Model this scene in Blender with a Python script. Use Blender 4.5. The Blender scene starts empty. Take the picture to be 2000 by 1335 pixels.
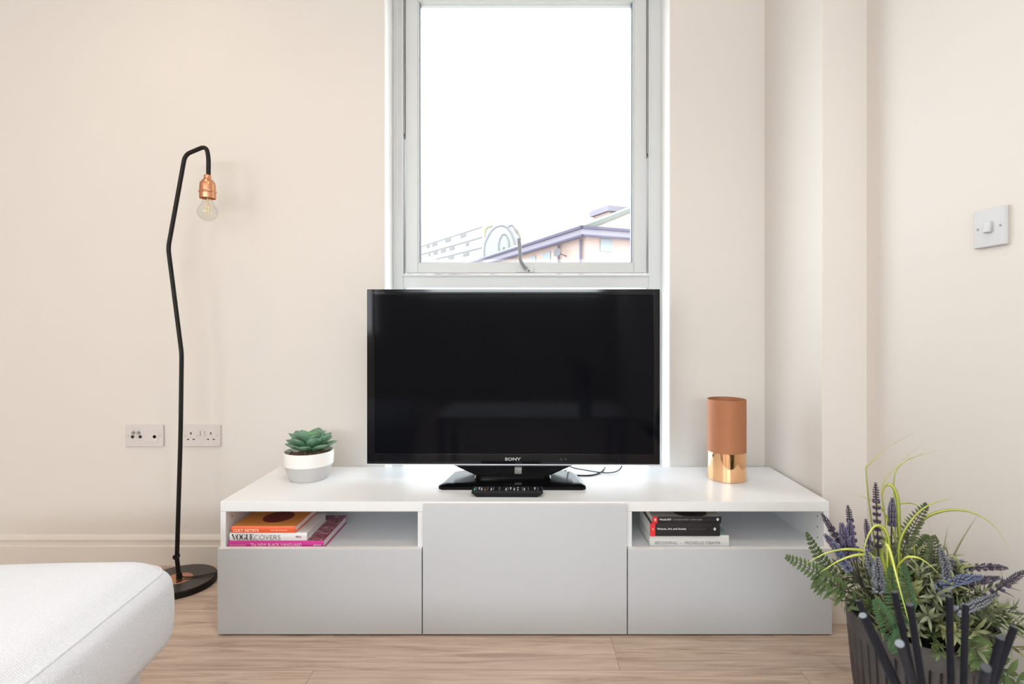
import bpy, bmesh, math, random
from mathutils import Vector, Matrix, Euler
random.seed(7)
S = bpy.context.scene
C = S.collection
PI = math.pi
# ---------------------------------------------------------------- camera, world, lights, exposure
F = 1086.0; CX, CY, CZ = 1021.0, 632.0, 0.912
cam_d = bpy.data.cameras.new('camera'); cam = bpy.data.objects.new('camera', cam_d); C.objects.link(cam)
cam.location = (0, 0, CZ); cam.rotation_euler = (PI/2, 0, 0)
cam_d.sensor_fit = 'HORIZONTAL'; cam_d.sensor_width = 36.0; cam_d.lens = 36.0*F/2000.0
cam_d.shift_x = (1000.0-CX)/2000.0; cam_d.shift_y = (CY-667.5)/2000.0
cam_d.clip_start = 0.02; cam_d.clip_end = 400
cam_d.dof.use_dof = True; cam_d.dof.focus_distance = 1.75; cam_d.dof.aperture_fstop = 10.0
S.camera = cam
S.view_settings.view_transform = 'Standard'; S.view_settings.look = 'None'
S.view_settings.gamma = 1.0; S.view_settings.use_curve_mapping = False
S.view_settings.exposure = 0.0
try:
    S.cycles.use_denoising = True; S.cycles.sample_clamp_indirect = 6.0
    S.cycles.max_bounces = 12; S.cycles.diffuse_bounces = 8; S.cycles.transparent_max_bounces = 16
    S.cycles.caustics_reflective = False; S.cycles.caustics_refractive = False
except Exception: pass
w = bpy.data.worlds.new('overcast_sky'); S.world = w; w.use_nodes = True
w.node_tree.nodes['Background'].inputs[0].default_value = (0.93, 0.97, 1.0, 1)
w.node_tree.nodes['Background'].inputs[1].default_value = 6.5

def area(name, loc, rot, sx, sy, power, col=(1, 1, 1), shape='RECTANGLE', spread=PI):
    d = bpy.data.lights.new(name, 'AREA'); d.shape = shape; d.size = sx
    if shape == 'RECTANGLE': d.size_y = sy
    d.energy = power; d.color = col; d.spread = spread
    o = bpy.data.objects.new(name, d); C.objects.link(o); o.location = loc; o.rotation_euler = rot
    return o
# added fill lights, set in made-up openings of the unseen rear wall
area('rear_fill', (-2.62, -3.12, 1.60), (PI/2, 0, math.radians(-14)), 1.35, 1.5, 9, (0.84, 0.94, 1.0))
area('rear_fill', (-0.2, -3.12, 1.49), (PI/2, 0, 0), 2.1, 0.32, 49, (0.84, 0.94, 1.0))
# recessed ceiling downlights (warm), the first one close to the wall above the floor lamp
for (x, y, p, c) in ((-1.27, 1.50, 1.9, 1), (-2.6, 0.6, 1.6, 1), (-1.9, -0.8, 3.5, 0), (0.35, 0.2, 7.5, 0), (-0.3, 1.0, 3.5, 0), (-1.6, -1.6, 2.5, 1), (0.4, -1.4, 5.0, 0)):
    area('ceiling_downlight', (x, y, 2.485), (0, 0, 0), 0.09, 0.09, p, ((1.0, 0.95, 0.90), (1.0, 0.72, 0.46))[c], 'DISK', math.radians(135))

# ---------------------------------------------------------------- helpers
def W(px, py, D):
    return Vector(((px-CX)/F*D, D, CZ+(CY-py)/F*D))

def mat(name, col, rough=0.5, metal=0.0, spec=0.5, noise=None, bump=None, **kw):
    m = bpy.data.materials.new(name); m.use_nodes = True
    nt = m.node_tree; b = nt.nodes['Principled BSDF']
    b.inputs['Base Color'].default_value = (*col, 1); b.inputs['Roughness'].default_value = rough
    b.inputs['Metallic'].default_value = metal; b.inputs['Specular IOR Level'].default_value = spec
    for k, v in kw.items(): b.inputs[k.replace('_', ' ')].default_value = v
    tc = nt.nodes.new('ShaderNodeTexCoord')
    if noise:
        sc, amt, col2 = noise
        n = nt.nodes.new('ShaderNodeTexNoise'); n.inputs['Scale'].default_value = sc; n.inputs['Detail'].default_value = 4
        nt.links.new(tc.outputs['Object'], n.inputs['Vector'])
        mr = nt.nodes.new('ShaderNodeMapRange'); mr.inputs['From Min'].default_value = 0.35; mr.inputs['From Max'].default_value = 0.65
        mr.inputs['To Max'].default_value = amt
        nt.links.new(n.outputs['Fac'], mr.inputs['Value'])
        mx = nt.nodes.new('ShaderNodeMix'); mx.data_type = 'RGBA'
        mx.inputs['A'].default_value = (*col, 1); mx.inputs['B'].default_value = (*col2, 1)
        nt.links.new(mr.outputs[0], mx.inputs['Factor']); nt.links.new(mx.outputs['Result'], b.inputs['Base Color'])
    if bump:
        sc, st = bump
        n = nt.nodes.new('ShaderNodeTexNoise'); n.inputs['Scale'].default_value = sc; n.inputs['Detail'].default_value = 3
        nt.links.new(tc.outputs['Object'], n.inputs['Vector'])
        bp = nt.nodes.new('ShaderNodeBump'); bp.inputs['Strength'].default_value = st; bp.inputs['Distance'].default_value = 0.002
        nt.links.new(n.outputs['Fac'], bp.inputs['Height']); nt.links.new(bp.outputs[0], b.inputs['Normal'])
    return m

def glass_mat(name, tint=(0.97, 0.985, 0.98), refl=0.9):
    m = bpy.data.materials.new(name); m.use_nodes = True; nt = m.node_tree
    for n in list(nt.nodes): nt.nodes.remove(n)
    out = nt.nodes.new('ShaderNodeOutputMaterial'); t = nt.nodes.new('ShaderNodeBsdfTransparent'); g = nt.nodes.new('ShaderNodeBsdfGlossy')
    t.inputs[0].default_value = (*tint, 1); g.inputs['Roughness'].default_value = 0.02
    lw = nt.nodes.new('ShaderNodeLayerWeight'); lw.inputs[0].default_value = 0.5
    fr = nt.nodes.new('ShaderNodeMath'); fr.operation = 'POWER'; fr.inputs[1].default_value = 4.0; nt.links.new(lw.outputs['Facing'], fr.inputs[0])
    mu = nt.nodes.new('ShaderNodeMath'); mu.operation = 'MULTIPLY_ADD'; mu.inputs[1].default_value = 0.8*refl; mu.inputs[2].default_value = 0.035*refl
    mx = nt.nodes.new('ShaderNodeMixShader')
    nt.links.new(fr.outputs[0], mu.inputs[0]); nt.links.new(mu.outputs[0], mx.inputs[0])
    nt.links.new(t.outputs[0], mx.inputs[1]); nt.links.new(g.outputs[0], mx.inputs[2]); nt.links.new(mx.outputs[0], out.inputs[0])
    return m

def tag(o, label=None, cat=None, group=None, kind=None):
    if label: o['label'] = label
    if cat: o['category'] = cat
    if group: o['group'] = group
    if kind: o['kind'] = kind
    return o

def empty(name, loc=(0, 0, 0), rotz=0):
    o = bpy.data.objects.new(name, None); C.objects.link(o); o.location = loc; o.rotation_euler = (0, 0, rotz)
    o.empty_display_size = 0.05
    return o

def obj(name, bm, m, parent=None, loc=None, smooth=None, world=False):
    """bm -> one mesh object; world=True: bm is in world coordinates, made local to the parent."""
    me = bpy.data.meshes.new(name)
    if world and parent is not None:
        base = Matrix.Identity(4); p = parent
        while p is not None:
            base = (Matrix.Translation(p.location) @ p.rotation_euler.to_matrix().to_4x4()) @ base
            p = p.parent
        bmesh.ops.transform(bm, matrix=base.inverted(), verts=bm.verts)
    bmesh.ops.recalc_face_normals(bm, faces=bm.faces) if smooth != 'keep' else None
    bm.to_mesh(me); bm.free()
    for x in (m if isinstance(m, (list, tuple)) else [m]): me.materials.append(x)
    o = bpy.data.objects.new(name, me); C.objects.link(o)
    if parent is not None: o.parent = parent
    if loc is not None: o.location = loc
    if smooth:
        for p in me.polygons: p.use_smooth = True
        if isinstance(smooth, float):
            me.set_sharp_from_angle(angle=smooth)
            wn = o.modifiers.new('weighted_normals', 'WEIGHTED_NORMAL'); wn.keep_sharp = True
    return o
AN = 0.6

def box(bm, x0, x1, y0, y1, z0, z1, bev=0.0, seg=2, mi=0, rot=None):
    t = bmesh.new()
    vs = [t.verts.new((x, y, z)) for x in (x0, x1) for y in (y0, y1) for z in (z0, z1)]
    for f in ((0, 1, 3, 2), (4, 6, 7, 5), (0, 4, 5, 1), (2, 3, 7, 6), (0, 2, 6, 4), (1, 5, 7, 3)): t.faces.new([vs[i] for i in f])
    bmesh.ops.recalc_face_normals(t, faces=t.faces)
    if bev > 0: bmesh.ops.bevel(t, geom=list(t.edges)+list(t.verts), offset=bev, segments=seg, profile=0.5, affect='EDGES', clamp_overlap=True)
    if rot is not None: bmesh.ops.transform(t, matrix=rot, verts=t.verts)
    merge(bm, t, mi); return bm

def merge(bm, t, mi=0):
    mp = [bm.verts.new(v.co) for v in t.verts]
    t.verts.index_update()
    for f in t.faces:
        try:
            nf = bm.faces.new([mp[v.index] for v in f.verts]); nf.material_index = mi; nf.smooth = f.smooth
        except ValueError: pass
    t.free()

def lathe(bm, prof, cx=0, cy=0, seg=48, mi=0, rfun=None):
    """prof: list of (r, z), closed at the axis when r==0"""
    rings = []
    for (r, z) in prof:
        if r < 1e-6: rings.append([bm.verts.new((cx, cy, z))])
        else:
            ring = []
            for i in range(seg):
                a = 2*PI*i/seg; rr = r if rfun is None else r*rfun(a, z)
                ring.append(bm.verts.new((cx+rr*math.cos(a), cy+rr*math.sin(a), z)))
            rings.append(ring)
    for k in range(len(rings)-1):
        a, b = rings[k], rings[k+1]
        for i in range(seg):
            j = (i+1) % seg
            if len(a) == 1 and len(b) == 1: continue
            if len(a) == 1: f = (a[0], b[i], b[j])
            elif len(b) == 1: f = (a[i], b[0], a[j])
            else: f = (a[i], b[i], b[j], a[j])
            bm.faces.new(f).material_index = mi
    return bm

def catmull(pts, n=6, closed=False):
    pts = [Vector(p) for p in pts]; out = []
    N = len(pts)
    for i in range(N-1):
        p0 = pts[max(i-1, 0)]; p1 = pts[i]; p2 = pts[i+1]; p3 = pts[min(i+2, N-1)]
        for k in range(n):
            t = k/n
            out.append(0.5*((2*p1)+(p2-p0)*t+(2*p0-5*p1+4*p2-p3)*t*t+(3*p1-p0-3*p2+p3)*t**3))
    out.append(pts[-1]); return out

def tube(bm, pts, r, seg=10, mi=0, cap=True):
    pts = [Vector(p) for p in pts]; N = len(pts)
    rad = r if callable(r) else (lambda t: r)
    d0 = (pts[1]-pts[0]).normalized(); u = d0.orthogonal().normalized(); rings = []
    for i, p in enumerate(pts):
        d = (pts[min(i+1, N-1)]-pts[max(i-1, 0)])
        d = d.normalized() if d.length > 1e-9 else d0
        u = (u-d*u.dot(d)); u = u.normalized() if u.length > 1e-9 else d.orthogonal().normalized()
        v = d.cross(u); rr = rad(i/(N-1))
        rings.append([bm.verts.new(p+(u*math.cos(2*PI*k/seg)+v*math.sin(2*PI*k/seg))*rr) for k in range(seg)])
    for i in range(N-1):
        for k in range(seg):
            bm.faces.new((rings[i][k], rings[i+1][k], rings[i+1][(k+1) % seg], rings[i][(k+1) % seg])).material_index = mi
    if cap:
        bm.faces.new(list(reversed(rings[0]))).material_index = mi; bm.faces.new(rings[-1]).material_index = mi
    return bm

def rounded(pts, radii, n=8):
    """polyline with rounded corners (quadratic arcs)"""
    pts = [Vector(p) for p in pts]; out = [pts[0]]
    for i in range(1, len(pts)-1):
        a = (pts[i-1]-pts[i]); b = (pts[i+1]-pts[i]); r = radii[i-1]
        ra = min(r, a.length*0.49); rb = min(r, b.length*0.49)
        A = pts[i]+a.normalized()*ra; B = pts[i]+b.normalized()*rb
        for k in range(n+1):
            t = k/n; out.append(A*(1-t)**2+pts[i]*2*t*(1-t)+B*t*t)
    out.append(pts[-1]); return out

def text_obj(name, s, m, parent, x0, x1, zc, y, h=None, bold=0.0, label=None, loc_local=True, shear=0.0):
    """raised lettering on a plane facing -Y: spans x0..x1, centred at height zc (local to the parent)"""
    c = bpy.data.curves.new(name, 'FONT'); c.body = s; c.size = 1.0; c.extrude = 0.004; c.offset = bold; c.resolution_u = 3
    t = bpy.data.objects.new('tmp', c); C.objects.link(t)
    dg = bpy.context.evaluated_depsgraph_get(); dg.update()
    me = bpy.data.meshes.new_from_object(t.evaluated_get(dg)); bpy.data.objects.remove(t)
    xs = [v.co.x for v in me.vertices]; ys = [v.co.y for v in me.vertices]
    w_, h_ = max(xs)-min(xs), max(ys)-min(ys)
    sx = (x1-x0)/w_; sy = sx if h is None else h/h_
    mx_, my_ = (max(xs)+min(xs))/2, (max(ys)+min(ys))/2
    for v in me.vertices:
        X = (v.co.x-mx_)*sx; Z = (v.co.y-my_)*sy; Y = -v.co.z*0.06
        v.co = ((x0+x1)/2+X, y+Y, zc+Z)
    me.materials.clear(); me.materials.append(m)
    o = bpy.data.objects.new(name, me); C.objects.link(o); o.parent = parent
    if label: o['label'] = label
    return o

# ---------------------------------------------------------------- materials
M = {}
M['wall'] = mat('wall_paint', (0.70, 0.665, 0.625), 0.85, bump=(260, 0.05), noise=(1.2, 0.25, (0.69, 0.65, 0.605)))
M['ceil'] = mat('ceiling_paint', (0.86, 0.85, 0.83), 0.9)
M['skirt'] = mat('skirting_paint', (0.70, 0.655, 0.60), 0.4)
M['reveal'] = mat('reveal_paint', (0.9, 0.9, 0.9), 0.6)
M['upvc'] = mat('window_frame_white', (0.62, 0.635, 0.63), 0.35)
M['gasket'] = mat('window_gasket', (0.16, 0.17, 0.24), 0.5)
M['handle'] = mat('dull_grey_metal', (0.26, 0.27, 0.28), 0.5, 0.3)
M['steel'] = mat('brushed_steel', (0.42, 0.42, 0.42), 0.35, 0.8)
M['glass'] = glass_mat('window_glass')
M['white'] = mat('white_foil', (0.79, 0.81, 0.83), 0.34)
M['grey'] = mat('grey_front', (0.54, 0.575, 0.61), 0.45)
M['edge'] = mat('front_top_edge', (0.80, 0.77, 0.75), 0.4)
M['hole'] = mat('dark_hole', (0.03, 0.03, 0.03), 0.8)
M['black'] = mat('black_gloss', (0.003, 0.003, 0.005), 0.08, spec=0.25)
M['stand'] = mat('stand_black', (0.003, 0.003, 0.004), 0.16, spec=0.10)
M['neckrefl'] = mat('reflection_grey', (0.30, 0.31, 0.31), 0.35, 0.4)
M['remote'] = mat('remote_black', (0.008, 0.008, 0.010), 0.5, spec=0.2)
M['screen'] = mat('screen_glass', (0.0022, 0.0026, 0.0045), 0.07, spec=0.09)
M['silver'] = mat('silver_strip', (0.62, 0.62, 0.64), 0.3, 0.6)
M['print'] = mat('grey_print', (0.45, 0.45, 0.46), 0.5)
M['dimprint'] = mat('dim_print', (0.10, 0.10, 0.10), 0.5)
M['blackpaint'] = mat('black_satin_metal', (0.010, 0.008, 0.007), 0.42, spec=0.22, bump=(500, 0.05))
M['basetop'] = mat('black_base_top', (0.035, 0.028, 0.025), 0.35)
M['copper'] = mat('brushed_copper', (0.70, 0.34, 0.195), 0.30, 1.0)
M['copperbright'] = mat('polished_copper', (0.96, 0.56, 0.31), 0.07, 1.0)
M['coppermatt'] = mat('matt_copper', (0.42, 0.175, 0.085), 0.62, 0.3, noise=(30, 0.35, (0.37, 0.15, 0.07)))
M['bulb'] = glass_mat('bulb_glass', (0.93, 0.93, 0.9), 1.6)
M['filament'] = mat('filament', (0.9, 0.75, 0.45), 0.5)
M['plastic'] = mat('white_plastic', (0.64, 0.60, 0.58), 0.35)
M['switchp'] = mat('switch_plastic', (0.52, 0.53, 0.54), 0.4)
M['rubber'] = mat('black_rubber', (0.012, 0.012, 0.014), 0.45)
M['cablegrey'] = mat('grey_cable', (0.10, 0.12, 0.15), 0.5)

def floor_mat():
    m = bpy.data.materials.new('oak_laminate'); m.use_nodes = True; nt = m.node_tree; b = nt.nodes['Principled BSDF']
    L = nt.links.new; N = nt.nodes.new
    tc = N('ShaderNodeTexCoord')
    mp = N('ShaderNodeMapping'); mp.inputs['Location'].default_value = (0.55, 0.085, 0); L(tc.outputs['Object'], mp.inputs[0])
    br = N('ShaderNodeTexBrick'); br.offset = 0.37; br.inputs['Scale'].default_value = 1.0
    br.inputs['Brick Width'].default_value = 1.28; br.inputs['Row Height'].default_value = 0.155; br.inputs['Mortar Size'].default_value = 0.0012
    br.inputs['Mortar Smooth'].default_value = 0.2
    br.inputs['Color1'].default_value = (0.0, 0, 0, 1); br.inputs['Color2'].default_value = (1, 1, 1, 1); br.inputs['Mortar'].default_value = (0.5, 0.5, 0.5, 1)
    L(mp.outputs[0], br.inputs['Vector'])
    # per-plank shift of the grain
    sc = N('ShaderNodeVectorMath'); sc.operation = 'SCALE'; sc.inputs['Scale'].default_value = 7.3; L(br.outputs['Color'], sc.inputs[0])
    ad = N('ShaderNodeVectorMath'); ad.operation = 'ADD'; L(mp.outputs[0], ad.inputs[0]); L(sc.outputs[0], ad.inputs[1])
    m2 = N('ShaderNodeMapping'); m2.inputs['Scale'].default_value = (1.0, 14.0, 1.0); L(ad.outputs[0], m2.inputs[0])
    n1 = N('ShaderNodeTexNoise'); n1.inputs['Scale'].default_value = 2.6; n1.inputs['Detail'].default_value = 7; n1.inputs['Roughness'].default_value = 0.62; n1.inputs['Distortion'].default_value = 1.4
    L(m2.outputs[0], n1.inputs['Vector'])
    m3 = N('ShaderNodeMapping'); m3.inputs['Scale'].default_value = (3.0, 90.0, 1.0); L(ad.outputs[0], m3.inputs[0])
    n2 = N('ShaderNodeTexNoise'); n2.inputs['Scale'].default_value = 2.0; n2.inputs['Detail'].default_value = 4; L(m3.outputs[0], n2.inputs['Vector'])
    cr = N('ShaderNodeValToRGB'); e = cr.color_ramp.elements
    e[0].position = 0.30; e[0].color = (0.35, 0.26, 0.205, 1); e[1].position = 0.72; e[1].color = (0.64, 0.525, 0.435, 1)
    k = e.new(0.48); k.color = (0.53, 0.415, 0.335, 1)
    L(n1.outputs['Fac'], cr.inputs[0])
    mx = N('ShaderNodeMix'); mx.data_type = 'RGBA'; mx.blend_type = 'MULTIPLY'; mx.inputs['Factor'].default_value = 1.0
    r2 = N('ShaderNodeMapRange'); r2.inputs['From Min'].default_value = 0.3; r2.inputs['From Max'].default_value = 0.7; r2.inputs['To Min'].default_value = 0.86; r2.inputs['To Max'].default_value = 1.08
    L(n2.outputs['Fac'], r2.inputs['Value']); L(cr.outputs[0], mx.inputs['A']); L(r2.outputs[0], mx.inputs['B'])
    mx2 = N('ShaderNodeMix'); mx2.data_type = 'RGBA'; mx2.blend_type = 'MULTIPLY'; mx2.inputs['Factor'].default_value = 1.0
    r3 = N('ShaderNodeMapRange'); r3.inputs['To Min'].default_value = 0.88; r3.inputs['To Max'].default_value = 1.10; L(br.outputs['Color'], r3.inputs['Value'])
    L(mx.outputs['Result'], mx2.inputs['A']); L(r3.outputs[0], mx2.inputs['B'])
    mx3 = N('ShaderNodeMix'); mx3.data_type = 'RGBA'; mx3.inputs['B'].default_value = (0.20, 0.14, 0.10, 1)
    mm = N('ShaderNodeMath'); mm.operation = 'MULTIPLY'; mm.inputs[1].default_value = 0.55; L(br.outputs['Fac'], mm.inputs[0])
    L(mm.outputs[0], mx3.inputs['Factor']); L(mx2.outputs['Result'], mx3.inputs['A']); L(mx3.outputs['Result'], b.inputs['Base Color'])
    b.inputs['Roughness'].default_value = 0.42; b.inputs['Specular IOR Level'].default_value = 0.35
    bp = N('ShaderNodeBump'); bp.inputs['Strength'].default_value = 0.15; bp.inputs['Distance'].default_value = 0.001
    L(n2.outputs['Fac'], bp.inputs['Height']); L(bp.outputs[0], b.inputs['Normal'])
    return m

def fabric_mat():
    m = bpy.data.materials.new('woven_fabric'); m.use_nodes = True; nt = m.node_tree; b = nt.nodes['Principled BSDF']
    L = nt.links.new; N = nt.nodes.new
    tc = N('ShaderNodeTexCoord'); b.inputs['Roughness'].default_value = 0.95; b.inputs['Specular IOR Level'].default_value = 0.15
    b.inputs['Sheen Weight'].default_value = 0.2
    ws = []
    for axis in ('X', 'Y', 'Z'):
        wv = N('ShaderNodeTexWave'); wv.wave_type = 'BANDS'; wv.bands_direction = axis; wv.inputs['Scale'].default_value = 85; wv.inputs['Distortion'].default_value = 3.0
        wv.inputs['Detail'].default_value = 2; wv.inputs['Detail Scale'].default_value = 3
        L(tc.outputs['Object'], wv.inputs['Vector']); ws.append(wv)
    sn = N('ShaderNodeSeparateXYZ'); L(tc.outputs['Normal'], sn.inputs[0]); ws2 = []
    for k_, wv in enumerate(ws):
        ab_ = N('ShaderNodeMath'); ab_.operation = 'ABSOLUTE'; L(sn.outputs[k_], ab_.inputs[0])
        iv = N('ShaderNodeMapRange'); iv.inputs['From Min'].default_value = 0.25; iv.inputs['From Max'].default_value = 0.75; iv.inputs['To Min'].default_value = 1.0; iv.inputs['To Max'].default_value = 0.0; L(ab_.outputs[0], iv.inputs['Value'])
        mu_ = N('ShaderNodeMath'); mu_.operation = 'MULTIPLY'; L(iv.outputs[0], mu_.inputs[0]); L(wv.outputs['Fac'], mu_.inputs[1]); ws2.append(mu_)
    a1 = N('ShaderNodeMath'); a1.operation = 'ADD'; L(ws2[0].outputs[0], a1.inputs[0]); L(ws2[1].outputs[0], a1.inputs[1])
    a2 = N('ShaderNodeMath'); a2.operation = 'ADD'; L(a1.outputs[0], a2.inputs[0]); L(ws2[2].outputs[0], a2.inputs[1])
    n = N('ShaderNodeTexNoise'); n.inputs['Scale'].default_value = 260; n.inputs['Detail'].default_value = 5; L(tc.outputs['Object'], n.inputs['Vector'])
    a3 = N('ShaderNodeMath'); a3.operation = 'MULTIPLY_ADD'; a3.inputs[1].default_value = 2.0; L(n.outputs['Fac'], a3.inputs[0]); L(a2.outputs[0], a3.inputs[2])
    mr = N('ShaderNodeMapRange'); mr.inputs['From Min'].default_value = 1.0; mr.inputs['From Max'].default_value = 3.0; L(a3.outputs[0], mr.inputs['Value'])
    mx = N('ShaderNodeMix'); mx.data_type = 'RGBA'; mx.inputs['A'].default_value = (0.62, 0.645, 0.69, 1); mx.inputs['B'].default_value = (0.72, 0.755, 0.81, 1)
    L(mr.outputs[0], mx.inputs['Factor']); L(mx.outputs['Result'], b.inputs['Base Color'])
    bp = N('ShaderNodeBump'); bp.inputs['Strength'].default_value = 0.5; bp.inputs['Distance'].default_value = 0.0015
    L(mr.outputs[0], bp.inputs['Height']); L(bp.outputs[0], b.inputs['Normal'])
    return m

def brick_mat():
    m = bpy.data.materials.new('red_brick'); m.use_nodes = True; nt = m.node_tree; b = nt.nodes['Principled BSDF']
    tc = nt.nodes.new('ShaderNodeTexCoord'); br = nt.nodes.new('ShaderNodeTexBrick')
    sx = nt.nodes.new('ShaderNodeSeparateXYZ'); cx = nt.nodes.new('ShaderNodeCombineXYZ'); ad = nt.nodes.new('ShaderNodeMath'); ad.operation = 'ADD'
    nt.links.new(tc.outputs['Object'], sx.inputs[0]); nt.links.new(sx.outputs[0], ad.inputs[0]); nt.links.new(sx.outputs[1], ad.inputs[1])
    nt.links.new(ad.outputs[0], cx.inputs[0]); nt.links.new(sx.outputs[2], cx.inputs[1])
    br.inputs['Scale'].default_value = 2.2
    br.inputs['Color1'].default_value = (0.37, 0.265, 0.24, 1); br.inputs['Color2'].default_value = (0.385, 0.285, 0.262, 1); br.inputs['Mortar'].default_value = (0.29, 0.25, 0.23, 1)
    nt.links.new(cx.outputs[0], br.inputs['Vector']); nt.links.new(br.outputs['Color'], b.inputs['Base Color']); b.inputs['Roughness'].default_value = 0.9; b.inputs['Specular IOR Level'].default_value = 0.0
    return m
M['floor'] = floor_mat(); M['fabric'] = fabric_mat(); M['brick'] = brick_mat()

# ---------------------------------------------------------------- the room
YB = 2.115          # face of the window wall
YC = 1.707; XC = 0.920   # boxed-out column in the corner
XR = 1.056          # right wall
XL = -3.4; YR = -3.2; ZC = 2.5
WX0, WX1 = -0.525, 0.560; WZ0, WZ1 = 0.10, 2.32   # window opening
bm = bmesh.new(); box(bm, XL-0.1, XR+0.1, YR-0.1, 2.6, -0.1, 0.0); tag(obj('floor', bm, M['floor']), kind='structure')
bm = bmesh.new(); box(bm, XL-0.1, XR+0.1, YR-0.1, 2.6, ZC, ZC+0.1); tag(obj('ceiling', bm, M['ceil']), kind='structure')
bm = bmesh.new()
T = 2.36
box(bm, XL-0.1, WX0, YB, T, 0, ZC); box(bm, WX1, XR+0.1, YB, T, 0, ZC)
box(bm, WX0, WX1, YB, T, 0, WZ0); box(bm, WX0, WX1, YB, T, WZ1, ZC)
tag(obj('wall_back', bm, M['wall']), kind='structure')
# white painted linings of the window opening
bm = bmesh.new()
e = 0.003
box(bm, WX0, WX0+e, YB+0.0005, 2.24, WZ0, WZ1); box(bm, WX1-e, WX1, YB+0.0005, 2.24, WZ0, WZ1)
box(bm, WX0, WX1, YB+0.0005, 2.24, WZ0, WZ0+e); box(bm, WX0, WX1, YB+0.0005, 2.24, WZ1-e, WZ1)
tag(obj('trim_1', bm, M['reveal']), kind='structure')
bm = bmesh.new(); box(bm, XC, XR+0.05, YC, YB, 0, ZC, 0.002, 2); tag(obj('wall_column', bm, M['wall']), kind='structure')
bm = bmesh.new(); box(bm, XR, XR+0.1, YR, YB+0.1, 0, ZC); tag(obj('wall_right', bm, M['wall']), kind='structure')
bm = bmesh.new(); box(bm, XL-0.1, XL, YR, YB+0.1, 0, ZC); tag(obj('wall_left', bm, M['wall']), kind='structure')
bm = bmesh.new()   # unseen rear wall; its openings are made up to hold the fill lights
box(bm, XL, -3.3, YR-0.1, YR, 0, ZC); box(bm, -1.93, -1.58, YR-0.1, YR, 0, ZC); box(bm, 0.88, XR, YR-0.1, YR, 0, ZC)
box(bm, -1.58, 0.88, YR-0.1, YR, 0, 1.3); box(bm, -1.58, 0.88, YR-0.1, YR, 1.78, ZC)
box(bm, -3.3, -1.93, YR-0.1, YR, 0, 0.8); box(bm, -3.3, -1.93, YR-0.1, YR, 2.38, ZC)
tag(obj('wall_rear', bm, M['wall']), kind='structure')

def skirting(name, p0, p1, n):
    """moulded skirting from p0 to p1 on the floor, n = direction into the room"""
    p0, p1, n = Vector(p0), Vector(p1), Vector(n)
    prof = [(0, 0), (0.016, 0), (0.016, 0.070), (0.0145, 0.0725), (0.010, 0.074), (0.010, 0.090), (0.0125, 0.093), (0.0115, 0.099), (0.008, 0.106), (0.003, 0.112), (0, 0.112)]
    bm = bmesh.new(); R = []
    for p in (p0, p1): R.append([bm.verts.new(p+n*a+Vector((0, 0, z))) for a, z in prof])
    for i in range(len(prof)-1): bm.faces.new((R[0][i], R[1][i], R[1][i+1], R[0][i+1]))
    bm.faces.new(R[0]); bm.faces.new(R[1])
    tag(obj(name, bm, M['skirt']), kind='structure')
skirting('baseboard_back', (XL, YB, 0), (WX0, YB, 0), (0, -1, 0))
skirting('baseboard_back_right', (WX1, YB, 0), (XC, YB, 0), (0, -1, 0))
skirting('baseboard_column_side', (XC, YB-0.016, 0), (XC, YC-0.016, 0), (-1, 0, 0))
skirting('baseboard_column', (XC-0.016, YC, 0), (XR, YC, 0), (0, -1, 0))
skirting('baseboard_right', (XR, YC-0.016, 0), (XR, YR, 0), (-1, 0, 0))
skirting('baseboard_left', (XL, YR, 0), (XL, YB-0.016, 0), (1, 0, 0))

# ---- window_1: outer frame, opening sash, fixed lower pane
win = empty('window_1', (0, 2.235, WZ0)); tag(win, kind='structure')
def wobj(name, bm, m, **k): return obj(name, bm, m, win, world=True, **k)
YF0, YF1 = 2.235, 2.305
OX0, OX1 = WX0+e, WX1-e; IX0, IX1 = -0.480, 0.506
TZ0, TZ1 = 1.058, 1.108          # transom
bm = bmesh.new(); bv = 0.002
box(bm, OX0, IX0, YF0, YF1, WZ0+e, WZ1-e, bv); box(bm, IX1, OX1, YF0, YF1, WZ0+e, WZ1-e, bv)
box(bm, IX0, IX1, YF0, YF1, TZ0, TZ1, bv); box(bm, IX0, IX1, YF0, YF1, WZ1-e-0.05, WZ1-e, bv); box(bm, IX0, IX1, YF0, YF1, WZ0+e, WZ0+0.06, bv)
# raised inner beads
box(bm, IX0-0.006, IX0+0.001, YF0-0.006, YF0+0.001, TZ1-0.004, WZ1-0.05, 0.001); box(bm, IX1-0.001, IX1+0.006, YF0-0.006, YF0+0.001, TZ1-0.004, WZ1-0.05, 0.001)
box(bm, IX0-0.006, IX1+0.006, YF0-0.007, YF0+0.001, TZ1-0.006, TZ1+0.002, 0.001)
wobj('window_frame', bm, M['upvc'], smooth=AN)
# sash hinged at its head, standing a little open at the bottom
SX0, SX1, SZ0, SZ1 = IX0+0.006, IX1-0.006, TZ1+0.010, 2.262
GX0, GX1, GZ0 = -0.424, 0.4495, 1.156
hin = empty('sash', (0, 2.25, SZ1)); hin.parent = win; hin.location = (0, 2.25-2.235, SZ1-WZ0)
hin.rotation_euler = (math.radians(0.2), 0, 0)
def sobj(name, bm, m, **k):
    bmesh.ops.translate(bm, vec=(0, -2.25, -SZ1), verts=bm.verts)
    return obj(name, bm, m, hin, **k)
bm = bmesh.new(); sy0, sy1 = 2.243, 2.295
box(bm, SX0, GX0, sy0, sy1, SZ0, SZ1, bv); box(bm, GX1, SX1, sy0, sy1, SZ0, SZ1, bv)
box(bm, GX0, GX1, sy0, sy1, SZ0, GZ0, bv); box(bm, GX0, GX1, sy0, sy1, SZ1-0.05, SZ1, bv)
for (a, b_) in ((GX0, GX0+0.005), (GX1-0.005, GX1)): box(bm, a, b_, sy0+0.004, sy1-0.01, GZ0, SZ1-0.05, 0.001)
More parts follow.
